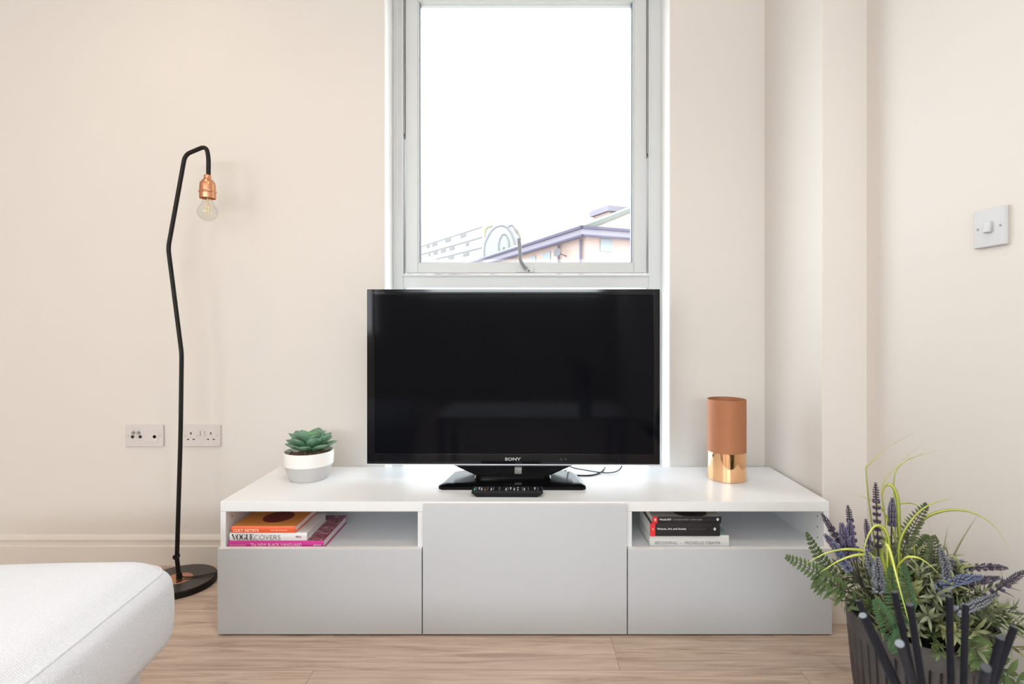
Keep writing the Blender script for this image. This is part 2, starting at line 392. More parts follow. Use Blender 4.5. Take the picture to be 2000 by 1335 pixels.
box(bm, GX0, GX1, sy0+0.004, sy1-0.01, GZ0, GZ0+0.004, 0.001)
sobj('sash_frame', bm, M['upvc'], smooth=AN)
bm = bmesh.new()
box(bm, GX0+0.005, GX0+0.0085, sy0+0.012, sy1-0.012, GZ0+0.004, SZ1-0.05); box(bm, GX1-0.0085, GX1-0.005, sy0+0.012, sy1-0.012, GZ0+0.004, SZ1-0.05)
box(bm, GX0+0.005, GX1-0.005, sy0+0.012, sy1-0.012, GZ0+0.004, GZ0+0.0055)
sobj('gasket', bm, M['gasket'])
bm = bmesh.new(); box(bm, GX0+0.004, GX1-0.004, 2.266, 2.270, GZ0+0.003, SZ1-0.05); sobj('pane', bm, M['glass'])
# peg stay handle on the sash bottom rail
bm = bmesh.new()
a = [W(1013.5, 466, 2.215), W(1015.5, 490, 2.215), W(1016, 505, 2.216), W(1020, 514, 2.218), W(1026, 523, 2.224)]
tube(bm, catmull(a, 5), lambda t: 0.0080-0.0016*t, 12)
tube(bm, [W(1026.5, 523, 2.222), W(1026.5, 523, 2.244)], 0.0075, 14)
wobj('stay_handle', bm, M['handle'], smooth=AN)
bm = bmesh.new(); p = W(1026, 527, 2.24)
box(bm, p.x-0.034, p.x+0.034, 2.2385, 2.2445, p.z-0.010, p.z+0.012, 0.002); wobj('stay_plate', bm, M['upvc'], smooth=AN)
bm = bmesh.new(); tube(bm, [W(1033, 528.5, 2.232), W(1033, 528.5, 2.240)], 0.003, 10); wobj('peg', bm, M['hole'])
# friction stays in the gap, upper half
for nm, x, zz in (('hinge_arm', (IX0+SX0)/2, W(0, 262, 2.24).z), ('hinge_arm', (IX1+SX1)/2, W(0, 300, 2.24).z)):
    bm = bmesh.new(); box(bm, x-0.0022, x+0.0022, 2.238, 2.30, zz, 2.26); wobj(nm, bm, M['steel'])
bm = bmesh.new(); box(bm, IX0, IX1, 2.266, 2.270, WZ0+0.055, TZ0+0.004); fro = bpy.data.materials.new('added_frosting'); fro.use_nodes = True; nt = fro.node_tree
for n_ in list(nt.nodes): nt.nodes.remove(n_)
o1 = nt.nodes.new('ShaderNodeOutputMaterial'); o2 = nt.nodes.new('ShaderNodeBsdfTranslucent'); o2.inputs[0].default_value = (0.92, 0.95, 0.97, 1); nt.links.new(o2.outputs[0], o1.inputs[0])
wobj('lower_pane', bm, fro)  # frosting added so the lower pane glows white around the television

# ---- roller blind up at the head of the window, its chain hanging on the left
bl = empty('roller_blind', (0, 2.18, 2.24)); tag(bl, 'white roller blind rolled up at the head of the window with a hanging bead chain', 'blind')
bm = bmesh.new()
n = 28
for s in (0, 1):
    for i in range(n):
        a0 = 0
t_ = bmesh.new(); tube(t_, [(-0.515, 2.18, 2.27), (0.55, 2.18, 2.27)], 0.022, 24); merge(bm, t_)
obj('blind_roll', bm, M['reveal'], bl, world=True, smooth=AN)
bm = bmesh.new()
zb = W(0, 402, 2.18).z
xa, xb = (770.5-CX)/F*2.18, (775.5-CX)/F*2.18
path = [(xa, 2.18, 2.262)] + [(xa, 2.18, zb+0.01)] + [((xa+xb)/2-0.005*math.cos(q), 2.18, zb+0.005-0.006*math.sin(q)) for q in [PI*k/8 for k in range(9)]] + [(xb, 2.18, zb+0.01), (xb, 2.18, 2.262)]
tube(bm, path, 0.0007, 6)
z = zb+0.012
while z < 2.25:
    for x in (xa, xb):
        t_ = bmesh.new(); bmesh.ops.create_icosphere(t_, subdivisions=1, radius=0.0016, matrix=Matrix.Translation((x, 2.18, z))); merge(bm, t_)
    z += 0.006
obj('bead_chain', bm, M['plastic'], bl, world=True)

# ---------------------------------------------------------------- TV bench: three units and a worktop
XU0 = -0.894; UW = 0.600; YU0, YU1 = 1.643, 2.043; ZT = 0.387; ZS = 0.3575; ZD = 0.255; ZSH = 0.244
def bench_unit(name, i, label, low_drawer):
    x0 = XU0+UW*i; x1 = x0+UW; tk = 0.016
    t = empty(name, ((x0+x1)/2, 1.84, 0)); tag(t, label, 'cabinet', 'units of the television bench')
    bm = bmesh.new(); x0 += 0.0004; x1 -= 0.0004
    box(bm, x0, x0+tk, YU0, YU1, 0.004, ZS-0.0005, 0.0006, 1); box(bm, x1-tk, x1, YU0, YU1, 0.004, ZS-0.0005, 0.0006, 1)
    box(bm, x0+tk, x1-tk, YU0, YU1, 0.004, 0.020); box(bm, x0+tk, x1-tk, YU1-0.006, YU1-0.001, 0.02, ZS-0.001)
    obj('carcass', bm, M['white'], t, world=True)
    for (fx, fy) in ((x0+0.05, YU0+0.06), (x1-0.05, YU0+0.06), (x0+0.05, YU1-0.05), (x1-0.05, YU1-0.05)):
        bm = bmesh.new(); lathe(bm, [(0, 0.0), (0.012, 0.0), (0.012, 0.004), (0, 0.004)], fx, fy, 16)
        obj('foot_glide', bm, M['rubber'], t, world=True)
    if low_drawer:
        bm = bmesh.new(); box(bm, x0+tk, x1-tk, YU0+0.002, YU1-0.006, ZSH-0.016, ZSH); obj('shelf', bm, M['white'], t, world=True)
        bm = bmesh.new(); zt = ZD
    else:
        bm = bmesh.new(); zt = 0.3835
    box(bm, x0+0.0012, x1-0.0012, 1.625, 1.6425, 0.005, zt, 0.0008, 1)
    d = obj('drawer_front', bm, [M['grey'], M['edge']], t, world=True)
    for p in d.data.polygons:
        if p.normal.z > 0.9: p.material_index = 1
    if low_drawer:   # shelf-pin holes inside both sides
        for sx_, nx in ((x0+tk, 1), (x1-tk, -1)):
            for yy in (YU0+0.035, YU0+0.30):
                for zz in (0.268, 0.300, 0.332):
                    bm = bmesh.new(); t2 = bmesh.new(); lathe(t2, [(0, 0), (0.0022, 0), (0.0022, 0.0006), (0, 0.0006)], 0, 0, 12)
                    bmesh.ops.transform(t2, matrix=Matrix.Translation((sx_+(0.0001 if nx > 0 else -0.0001), yy, zz)) @ Matrix.Rotation(PI/2*nx, 4, 'Y'), verts=t2.verts); merge(bm, t2)
                    obj('pin_hole', bm, M['hole'], t, world=True)
    return t
bench_unit('tv_bench_unit', 0, 'left unit of the bench with orange and magenta books above its grey drawer', True)
bench_unit('tv_bench_unit', 1, 'middle unit of the bench with one full-height grey front below the television', False)
bench_unit('tv_bench_unit', 2, 'right unit of the bench with black and white books above its grey drawer', True)
bm = bmesh.new(); box(bm, XU0, XU0+1.8, YU0, YU1, ZS, ZT, 0.0012, 2)
wt = obj('worktop', bm, M['white'], smooth=AN); tag(wt, 'long white worktop lying over the three bench units under the television', 'worktop')

# ---------------------------------------------------------------- television
tv = empty('television', ((1002-CX)/F*1.87, 1.875, ZT), math.radians(-0.5)); tag(tv, 'black flat television on a swivel stand, switched off, on the white worktop', 'television')
k = 1.87/F
TL, TR = (716-1002)*k, (1288.5-1002)*k            # local x
TBt, TTp = CZ-(908-CY)*k-ZT, CZ-(564.5-CY)*k-ZT   # local z
SLx, SRx = (731-1002)*k, (1276-1002)*k; SB, ST = CZ-(886-CY)*k-ZT, CZ-(576-CY)*k-ZT
yf = -0.005
bm = bmesh.new()
b0 = TBt+0.0035
box(bm, TL, SLx, yf, yf+0.03, b0, TTp, 0.0012); box(bm, SRx, TR, yf, yf+0.03, b0, TTp, 0.0012)
box(bm, SLx, SRx, yf, yf+0.03, ST, TTp, 0.0012); box(bm, SLx, SRx, yf, yf+0.03, b0, SB, 0.0012)
obj('bezel', bm, M['black'], tv, smooth=AN)
bm = bmesh.new(); box(bm, SLx-0.002, SRx+0.002, yf+0.0022, yf+0.02, SB-0.002, ST+0.002); obj('screen', bm, M['screen'], tv)
bm = bmesh.new(); box(bm, TL, TR, yf-0.0005, yf+0.02, TBt, TBt+0.0035, 0.0008); obj('bottom_strip', bm, M['silver'], tv, smooth=AN)['label'] = 'thin silver strip'
bm = bmesh.new()
prof = [(TL+0.006, TTp-0.006), (TR-0.006, TTp-0.006), (TR-0.006, TBt+0.01), (TL+0.006, TBt+0.01)]
prof2 = [(TL+0.10, TTp-0.09), (TR-0.10, TTp-0.09), (TR-0.10, TBt+0.05), (TL+0.10, TBt+0.05)]
va = [bm.verts.new((x, yf+0.03, z)) for x, z in prof]; vb = [bm.verts.new((x, yf+0.05, z)) for x, z in prof]; vc = [bm.verts.new((x, yf+0.085, z)) for x, z in prof2]
for A, B in ((va, vb), (vb, vc)):
    for i in range(4): bm.faces.new((A[i], A[(i+1) % 4], B[(i+1) % 4], B[i]))
bm.faces.new(vc); bm.faces.new(va)
obj('back_housing', bm, M['rubber'], tv)
# logo and model name
text_obj('maker_logo', 'SONY', M['print'], tv, (986-1002)*k, (1017.5-1002)*k, CZ-(896-CY)*k-ZT, yf-0.0004, h=0.0105, bold=0.028)
text_obj('model_logo', 'BRAVIA', M['dimprint'], tv, (728-1002)*k, (751-1002)*k, CZ-(571-CY)*k-ZT, yf-0.0004, h=0.004)
bm = bmesh.new()
for x_, r_ in ((1096, 2.2), (1104, 1.6)):
    t2 = bmesh.new(); lathe(t2, [(r_*k, 0), (r_*k, 0.0003), (r_*k*0.75, 0.0003), (r_*k*0.75, 0)], 0, 0, 20)
    bmesh.ops.transform(t2, matrix=Matrix.Translation(((x_-1002)*k, yf-0.0001, CZ-(896-CY)*k-ZT)) @ Matrix.Rotation(PI/2, 4, 'X'), verts=t2.verts); merge(bm, t2)
obj('indicator_marks', bm, M['dimprint'], tv)
# stand: base plate with cut corners and sloping top, neck widening upward
def prism(bm, low, high, mi=0):
    a = [bm.verts.new(p) for p in low]; b = [bm.verts.new(p) for p in high]
    n = len(a)
    for i in range(n): bm.faces.new((a[i], a[(i+1) % n], b[(i+1) % n], b[i])).material_index = mi
    bm.faces.new(a).material_index = mi; bm.faces.new(b).material_index = mi
bm = bmesh.new()
yb0 = 1.756-1.875
outl = [(-0.222, yb0), (0.222, yb0), (0.234, yb0+0.012), (0.234, yb0+0.03), (0.215, yb0+0.16), (0.12, yb0+0.23), (-0.12, yb0+0.23), (-0.215, yb0+0.16), (-0.234, yb0+0.03), (-0.234, yb0+0.012)]
mid = [(x, y, 0.009) for x, y in outl]
top = [(x*0.93, yb0+0.022+(y-yb0)*0.86, 0.0155) for x, y in outl]
prism(bm, [(x, y, 0.0) for x, y in outl], mid)
prism(bm, mid, top)
bmesh.ops.remove_doubles(bm, verts=bm.verts, dist=1e-5)
obj('stand_base', bm, M['stand'], tv, smooth=0.3)
bm = bmesh.new()
def ring(xh, y0, y1, z, c=0.02): return [(-xh+c, y0, z), (xh-c, y0, z), (xh, y0+c, z), (xh, y1, z), (-xh, y1, z), (-xh, y0+c, z)]
r0 = ring(0.130, -0.075, 0.075, 0.012); r1 = ring(0.122, -0.060, 0.07, 0.019)
r2 = ring(0.122, -0.055, 0.065, 0.024); r3 = ring(0.205, -0.020, 0.06, 0.0505)
for A, B in ((r0, r1), (r1, r2), (r2, r3)): prism(bm, A, B)
bmesh.ops.remove_doubles(bm, verts=bm.verts, dist=1e-5)
obj('stand_neck', bm, M['stand'], tv, smooth=0.3)
bm = bmesh.new(); box(bm, 0.006, 0.030, -0.046, -0.024, 0.031, 0.0500, 0.002); obj('stand_reflection', bm, M['neckrefl'], tv, smooth=AN)['label'] = 'reflection built as a small grey plate'  # shiny reflection on the neck, built as a solid grey block

# cables behind the television
def cable(name, pts, r, m, label):
    o_ = empty(name, tuple(pts[0]))
    bpy.data.objects.remove(o_)
    bm = bmesh.new(); tube(bm, catmull(pts, 8), r, 8)
    return tag(obj(name, bm, m, smooth='keep' and True), label, 'cable')
cable('television_cable', [(0.155, 1.955, 0.45), (0.165, 1.96, 0.411), (0.22, 1.955, 0.398), (0.29, 1.945, 0.391), (0.335, 1.955, 0.396), (0.352, 1.965, 0.42), (0.355, 1.97, 0.48)], 0.0022, M['cablegrey'], 'thin grey cable looping down behind the right half of the television')
cable('power_cable', [(0.155, 1.985, 0.3895), (0.14, 1.965, 0.3895), (0.15, 1.935, 0.3895), (0.20, 1.918, 0.3895), (0.245, 1.925, 0.3895), (0.28, 1.97, 0.3895), (0.30, 2.030, 0.3895)], 0.0024, M['rubber'], 'dark power cable lying on the worktop beside the television stand')

# ---------------------------------------------------------------- remote control
rc = empty('remote_control', ((991-CX)/F*1.70, 1.708, ZT+0.0003), math.radians(-0.6)); tag(rc, 'black remote control lying sideways in front of the television stand', 'remote control')
bm = bmesh.new()
hx = 0.109
lo = [(-hx+0.018, -0.024, 0), (hx-0.018, -0.024, 0), (hx-0.008, 0.020, 0), (-hx+0.008, 0.020, 0)]
md = [(-hx, -0.0255, 0.013), (hx, -0.0255, 0.013), (hx, 0.024, 0.013), (-hx, 0.024, 0.013)]
tp = [(-hx+0.002, -0.023, 0.0185), (hx-0.002, -0.023, 0.0185), (hx-0.002, 0.023, 0.0195), (-hx+0.002, 0.023, 0.0195)]
prism(bm, lo, md); prism(bm, md, tp); bmesh.ops.remove_doubles(bm, verts=bm.verts, dist=1e-5)
obj('remote_body', bm, M['remote'], rc)
cols = {'grey': (0.45, 0.47, 0.5), 'white': (0.85, 0.87, 0.9), 'green': (0.05, 0.45, 0.3), 'orange': (0.8, 0.2, 0.05), 'dark': (0.06, 0.06, 0.065)}
bmats = {a: mat('button_'+a, c, 0.4) for a, c in cols.items()}
bl_ = [(-0.100, 'green'), (-0.094, 'dark'), (-0.086, 'grey'), (-0.078, 'grey'), (-0.068, 'orange'), (-0.060, 'dark'), (-0.049, 'grey'), (-0.042, 'dark'), (-0.024, 'white'), (-0.004, 'grey'), (0.002, 'dark'), (0.010, 'grey'), (0.021, 'grey'), (0.032, 'grey'), (0.046, 'dark'), (0.052, 'grey'), (0.064, 'dark'), (0.084, 'grey'), (0.093, 'dark')]
for j, (x, c) in enumerate(bl_):
    for q, yy in enumerate((-0.015, -0.004, 0.008)):
        if c in ('white', 'orange') and q != 0: cc = 'dark'
        else: cc = c if (j+q) % 3 != 2 else 'dark'
        bm = bmesh.new(); z0 = 0.0183
        box(bm, x-0.0022, x+0.0022, yy-0.003, yy+0.003, z0, z0+0.0022+(0.0008 if c == 'white' else 0), 0.0006, 1)
        b_ = obj('button', bm, bmats[cc], rc)
        if cc != 'dark': b_['label'] = cc+' button'

# ---------------------------------------------------------------- copper vase
va_ = empty('copper_vase', (0.693, 1.890, ZT+0.0003)); tag(va_, 'tall cylindrical copper vase, matt above and mirror polished below, on the worktop', 'vase')
R = 0.0625; zs = 0.094; H = 0.270
bm = bmesh.new(); lathe(bm, [(0, 0), (R-0.001, 0), (R, 0.001), (R, zs)], seg=96); obj('polished_foot', bm, M['copperbright'], va_, smooth=AN)['label'] = 'mirror polished copper lower third'
bm = bmesh.new(); lathe(bm, [(R, zs), (R+0.0005, zs+0.0004), (R+0.0005, H-0.0006), (R-0.0005, H), (R-0.0018, H-0.0006), (R-0.002, 0.004), (0, 0.004)], seg=96); obj('matt_body', bm, M['coppermatt'], va_, smooth=AN)['label'] = 'matt brown copper upper part'

# ---------------------------------------------------------------- succulent in a two-tone pot
su = empty('potted_succulent', (-0.728, 1.893, ZT+0.0003), 0.3); tag(su, 'green succulent in a white and grey pot at the left end of the worktop', 'potted plant')
pw = mat('pot_white', (0.82, 0.81, 0.79), 0.6, bump=(150, 0.2)); pg = mat('pot_grey', (0.52, 0.51, 0.50), 0.75, bump=(150, 0.25))
bm = bmesh.new(); lathe(bm, [(0, 0), (0.058, 0), (0.061, 0.003), (0.070, 0.028), (0.0785, 0.0500)], seg=64); obj('grey_lower_pot', bm, pg, su, smooth=AN)
bm = bmesh.new(); lathe(bm, [(0.0785, 0.0500), (0.0792, 0.0505), (0.081, 0.075), (0.080, 0.0935), (0.0785, 0.0950), (0.0765, 0.0935), (0.076, 0.078), (0.060, 0.01), (0, 0.01)], seg=64); obj('white_upper_pot', bm, pw, su, smooth=AN)
soil = mat('bark_soil', (0.10, 0.06, 0.04), 0.95, noise=(120, 0.9, (0.30, 0.2, 0.13)), bump=(200, 1.0))
bm = bmesh.new()
rr = random.Random(3)
lathe(bm, [(0, 0.084), (0.03, 0.083), (0.06, 0.080), (0.0762, 0.078)], seg=40, rfun=lambda a, z: 1.0)
for i in range(90):
    a = rr.random()*2*PI; r_ = 0.07*math.sqrt(rr.random()); t2 = bmesh.new()
    bmesh.ops.create_icosphere(t2, subdivisions=1, radius=0.004+0.003*rr.random(), matrix=Matrix.Translation((r_*math.cos(a), r_*math.sin(a), 0.083)) @ Euler((rr.random()*3, rr.random()*3, 0)).to_matrix().to_4x4() @ Matrix.Diagonal((1.4, 0.8, 0.5, 1)))
    merge(bm, t2)
obj('soil', bm, soil, su)['kind'] = 'stuff'

def leaf_mat(name, base, tip, edge=None, rough=0.5):
    """green along the leaf by the stored 'u' attribute (0 base, 1 tip)"""
    m = bpy.data.materials.new(name); m.use_nodes = True; nt = m.node_tree; b = nt.nodes['Principled BSDF']
    at = nt.nodes.new('ShaderNodeAttribute'); at.attribute_name = 'u'
    cr = nt.nodes.new('ShaderNodeValToRGB'); cr.color_ramp.elements[0].color = (*base, 1); cr.color_ramp.elements[1].color = (*tip, 1)
    cr.color_ramp.elements[0].position = 0.1; cr.color_ramp.elements[1].position = 0.8
    nt.links.new(at.outputs['Fac'], cr.inputs[0])
    n = nt.nodes.new('ShaderNodeTexNoise'); n.inputs['Scale'].default_value = 45
    tc = nt.nodes.new('ShaderNodeTexCoord'); nt.links.new(tc.outputs['Object'], n.inputs['Vector'])
    mr = nt.nodes.new('ShaderNodeMapRange'); mr.inputs['To Min'].default_value = 0.7; mr.inputs['To Max'].default_value = 1.3; nt.links.new(n.outputs['Fac'], mr.inputs['Value'])
    mx = nt.nodes.new('ShaderNodeMix'); mx.data_type = 'RGBA'; mx.blend_type = 'MULTIPLY'; mx.inputs['Factor'].default_value = 1
    nt.links.new(cr.outputs[0], mx.inputs['A']); nt.links.new(mr.outputs[0], mx.inputs['B']); nt.links.new(mx.outputs['Result'], b.inputs['Base Color'])
    b.inputs['Roughness'].default_value = rough
    return m

def succ_leaf(L, Wd, cup, thick, curl):
    bm = bmesh.new(); lay = bm.verts.layers.float.new('u')
    nu, nv = 12, 6; G = {}
    for side in (1, -1):
        for i in range(nu+1):
            u = i/nu
            wd = Wd*(0.42+0.58*math.sin(min(u/0.68, 1)*PI/2)) if u < 0.68 else Wd*max(0.0, 1-((u-0.68)/0.32)**1.7)
            for j in range(nv+1):
                v = -1+2*j/nv
                if side == -1 and (j in (0, nv) or i in (nu,)): G[(side, i, j)] = G[(1, i, j)]; continue
                x = L*u; y = v*wd/2
                z = cup*(v*v)*wd + curl*L*u*u
                z += (-side)*(-1)*0 + (thick*(1-v*v)*(0.6+0.4*math.sin(PI*u))*(0.5 if side == 1 else -1.0))*(1-u**6)
                q = bm.verts.new((x, y, z)); q[lay] = u; G[(side, i, j)] = q
    for side in (1, -1):
        for i in range(nu):
            for j in range(nv):
                vs = [G[(side, i, j)], G[(side, i+1, j)], G[(side, i+1, j+1)], G[(side, i, j+1)]]
                u_ = []
                for q in vs:
                    if q not in u_: u_.append(q)
                if len(u_) >= 3:
                    try: bm.faces.new(u_)
                    except ValueError: pass
    return bm
sm_out = leaf_mat('succulent_outer', (0.07, 0.20, 0.06), (0.15, 0.29, 0.20), rough=0.5)
sm_in = leaf_mat('succulent_inner', (0.33, 0.52, 0.05), (0.19, 0.38, 0.17), rough=0.45)
rings_ = [(7, 0.088, 0.050, 14, 0.000, sm_out, 0.0), (7, 0.084, 0.048, 34, 0.004, sm_out, 0.45), (6, 0.066, 0.042, 52, 0.008, sm_out, 0.1), (5, 0.050, 0.034, 66, 0.012, sm_in, 0.6), (4, 0.038, 0.026, 76, 0.014, sm_in, 0.2), (3, 0.028, 0.018, 84, 0.016, sm_in, 0.9)]
for ri, (n_, L_, Wd_, el, zz, mm_, ph) in enumerate(rings_):
    for i in range(n_):
        a = 2*PI*i/n_+ph+rr.uniform(-0.12, 0.12); s = rr.uniform(0.88, 1.08)
        lf = obj('leaf', succ_leaf(L_*s*1.06, Wd_*s*1.08, 0.16, 0.0035, 0.10), mm_, su, smooth=True)
        elr = math.radians(el+rr.uniform(-6, 6))
        r0_ = 0.010*(1-ri/7)
        lf.matrix_local = Matrix.Translation((0.004+r0_*math.cos(a), r0_*math.sin(a), 0.092+zz)) @ Matrix.Rotation(a, 4, 'Z') @ Matrix.Rotation(-elr, 4, 'Y')
# two big leaves that stand up at the back
for a, el, L_ in ((1.0, 58, 0.074), (0.2, 30, 0.088)):
    lf = obj('leaf', succ_leaf(L_, 0.044, 0.12, 0.0035, 0.05), sm_out, su, smooth=True)
    lf.matrix_local = Matrix.Translation((0.0, 0.0, 0.096)) @ Matrix.Rotation(a, 4, 'Z') @ Matrix.Rotation(-math.radians(el), 4, 'Y')

# ---------------------------------------------------------------- books
def book(name, label, x0, x1, y0, y1, z0, z1, cover, group, spine=None, hard=True, rotz=0.0, top_m=None, pages_m=None):
    """book lying flat, spine toward the viewer (-Y); parts: cover, pages"""
    cx, cy = (x0+x1)/2, (y0+y1)/2
    t = empty(name, (cx, cy, z0), rotz); tag(t, label, 'book', group)
    hx, hy, h = (x1-x0)/2, (y1-y0)/2, z1-z0; tk = 0.0025 if hard else 0.0009; ins = 0.003 if hard else 0.0
    bm = bmesh.new()
    box(bm, -hx, hx, -hy+0.001, hy, 0.0002, tk, 0.0004, 1); box(bm, -hx, hx, -hy+0.001, hy, h-tk, h, 0.0004, 1)
    # gently rounded spine
    n = 8; A = []
    for i in range(n+1):
        zz = 0.0002+(h-0.0002)*i/n; bulge = 0.0022*math.sin(PI*i/n) if hard else 0.0006*math.sin(PI*i/n)
        A.append((-hy-bulge, zz))
    va = [bm.verts.new((-hx, y, z)) for y, z in A]; vb = [bm.verts.new((hx, y, z)) for y, z in A]
    vc = [bm.verts.new((-hx, -hy+0.002, z)) for y, z in A]; vd = [bm.verts.new((hx, -hy+0.002, z)) for y, z in A]
    for i in range(n):
        for q in ((va[i], vb[i], vb[i+1], va[i+1]), (vc[i], vc[i+1], vd[i+1], vd[i]), (va[i], va[i+1], vc[i+1], vc[i]), (vb[i], vd[i], vd[i+1], vb[i+1])): bm.faces.new(q)
    c = obj('cover', bm, [cover, top_m or cover], t)
    if top_m:
        for p in c.data.polygons:
            if p.normal.z > 0.9 and p.center.z > h*0.9: p.material_index = 1
    bm = bmesh.new(); box(bm, -hx+ins, hx-ins, -hy+0.002, hy-ins, tk, h-tk); obj('pages', bm, pages_m or M['pages'], t)
    return t
M['pages'] = mat('page_edges', (0.80, 0.79, 0.77), 0.85, bump=(400, 0.3))

def art_mat(name, base, blob, cx, cy, rx, ry, noise_col=None, sc=60, thr=0.55):
    """cover colour with one oval motif and a lettering-like pattern"""
    m = bpy.data.materials.new(name); m.use_nodes = True; nt = m.node_tree; b = nt.nodes['Principled BSDF']; L = nt.links.new; N = nt.nodes.new
    tc = N('ShaderNodeTexCoord'); mp = N('ShaderNodeMapping'); mp.vector_type = 'POINT'
    mp.inputs['Location'].default_value = (-cx/rx, -cy/ry, 0); mp.inputs['Scale'].default_value = (1/rx, 1/ry, 0); L(tc.outputs['Object'], mp.inputs[0])
    ln = N('ShaderNodeVectorMath'); ln.operation = 'LENGTH'; L(mp.outputs[0], ln.inputs[0])
    lt = N('ShaderNodeMath'); lt.operation = 'LESS_THAN'; lt.inputs[1].default_value = 1.0; L(ln.outputs['Value'], lt.inputs[0])
    mx = N('ShaderNodeMix'); mx.data_type = 'RGBA'; mx.inputs['A'].default_value = (*base, 1); mx.inputs['B'].default_value = (*blob, 1); L(lt.outputs[0], mx.inputs['Factor'])
    res = mx.outputs['Result']
    if noise_col:
        n = N('ShaderNodeTexNoise'); n.inputs['Scale'].default_value = sc; n.inputs['Distortion'].default_value = 2.0; L(tc.outputs['Object'], n.inputs['Vector'])
        g = N('ShaderNodeMath'); g.operation = 'GREATER_THAN'; g.inputs[1].default_value = thr; L(n.outputs['Fac'], g.inputs[0])
        m2 = N('ShaderNodeMix'); m2.data_type = 'RGBA'; L(g.outputs[0], m2.inputs['Factor']); L(res, m2.inputs['A']); m2.inputs['B'].default_value = (*noise_col, 1); res = m2.outputs['Result']
    L(res, b.inputs['Base Color']); b.inputs['Roughness'].default_value = 0.4
    return m
GL = 'books on the left shelf'; GR = 'books on the right shelf'
magenta = mat('magenta_cloth', (0.55, 0.03, 0.27), 0.5); vwhite = mat('white_jacket', (0.80, 0.81, 0.84), 0.35); orange = mat('orange_jacket', (0.85, 0.14, 0.045), 0.35)
ink = mat('black_ink', (0.02, 0.02, 0.02), 0.6); gink = mat('grey_ink', (0.22, 0.22, 0.23), 0.6); pink = mat('pale_pink_ink', (0.9, 0.55, 0.7), 0.5); cream = mat('cream_ink', (1.0, 0.72, 0.55), 0.5)
wink = mat('white_ink', (0.85, 0.85, 0.85), 0.5); red = mat('red_band', (0.75, 0.03, 0.04), 0.4); redink = mat('red_ink', (0.6, 0.05, 0.1), 0.5)
tabla = art_mat('magenta_cover_art', (0.20, 0.035, 0.06), (0.30, 0.06, 0.10), 0.08, 0.0, 0.05, 0.07, (0.62, 0.42, 0.44), 75, 0.56)
taba = art_mat('orange_cover_art', (0.62, 0.25, 0.055), (0.15, 0.02, 0.02), 0.01, -0.015, 0.045, 0.05)
tabv = art_mat('vogue_cover_art', (0.75, 0.72, 0.72), (0.55, 0.06, 0.04), 0.03, -0.02, 0.05, 0.05)
yS = 1.648
z1 = 0.2690; z2 = 0.2922; z3 = 0.3120
b1 = book('magenta_book', 'large magenta book at the bottom of the left shelf stack', -0.8720, -0.5915, yS+0.002, 1.868, ZSH+0.0002, z1, magenta, GL, top_m=tabla)
b2 = book('white_book', 'white book with black and grey spine lettering in the middle of the left stack', -0.8690, -0.6400, yS+0.002, 1.816, z1+0.0002, z2, vwhite, GL, top_m=tabv)
b3 = book('orange_book', 'orange book on top of the left shelf stack', -0.8635, -0.6740, yS+0.001, 1.842, z2+0.0002, z3, orange, GL, top_m=taba)
def onspine(b, px0, px1, py, s, m, h, bold=0.0, name='spine_title', yoff=-0.0030, D=1.65):
    """place lettering on the book's spine by its measured extent"""
    hy = (b['dy'])
    x0 = (px0-CX)/F*D-b.location.x; x1 = (px1-CX)/F*D-b.location.x; z = CZ+(CY-py)/F*D-b.location.z
    return text_obj(name, s, m, b, x0, x1, z, -hy+yoff, h=h/F*D, bold=bold)
for b_, dy in ((b1, (1.868-yS-0.002)/2), (b2, (1.816-yS-0.002)/2), (b3, (1.842-yS-0.001)/2)): b_['dy'] = dy
onspine(b3, 457, 506.5, 1034.5, 'CULT ARTISTS', cream, 5.2, 0.02)
onspine(b3, 529, 562, 1034, 'ANA FINEL HONIGMAN', cream, 2.2, 0.0, 'spine_author')
onspine(b1, 490, 590, 1062.6, 'The NEW BLACK VANGUARD', pink, 6.0, 0.0)
onspine(b1, 449, 482, 1063.4, 'ANTWAUN SARGENT', pink, 2.2, 0.0, 'spine_author')
onspine(b1, 613, 628, 1063.6, 'aperture', wink, 3.4, 0.0, 'spine_imprint')
onspine(b2, 497.5, 548.5, 1048.3, 'COVERS', gink, 10.0, -0.012)
# high-contrast serif letters V O G U E
def strokes(bm, polys, x0, z0, w_, h_, y):
    for poly in polys:
        a = [bm.verts.new((x0+u*w_, y, z0+v*h_)) for u, v in poly]; b2_ = [bm.verts.new((x0+u*w_, y-0.0003, z0+v*h_)) for u, v in poly]
        n = len(a)
        for i in range(n): bm.faces.new((a[i], a[(i+1) % n], b2_[(i+1) % n], b2_[i]))
        bm.faces.new(a); bm.faces.new(b2_)
def arc(cx, cz, ro, rzo, ri, rzi, a0, a1, n=14, off=0.0):
    out = []
    for i in range(n):
        t0 = math.radians(a0+(a1-a0)*i/n); t1 = math.radians(a0+(a1-a0)*(i+1)/n)
        out.append([(cx+ro*math.cos(t0), cz+rzo*math.sin(t0)), (cx+ro*math.cos(t1), cz+rzo*math.sin(t1)), (cx+ri*math.cos(t1), cz+rzi*math.sin(t1)), (cx+ri*math.cos(t0), cz+rzi*math.sin(t0))])
    return out
V = [[(0.02, 1), (0.34, 1), (0.66, 0), (0.56, 0)], [(0.90, 1), (0.98, 1), (0.63, 0), (0.57, 0)], [(0, 0.96), (0.42, 0.96), (0.42, 1), (0, 1)], [(0.8, 0.96), (1.05, 0.96), (1.05, 1), (0.8, 1)]]
O = arc(0.5, 0.5, 0.5, 0.52, 0.24, 0.49, 0, 360, 24)
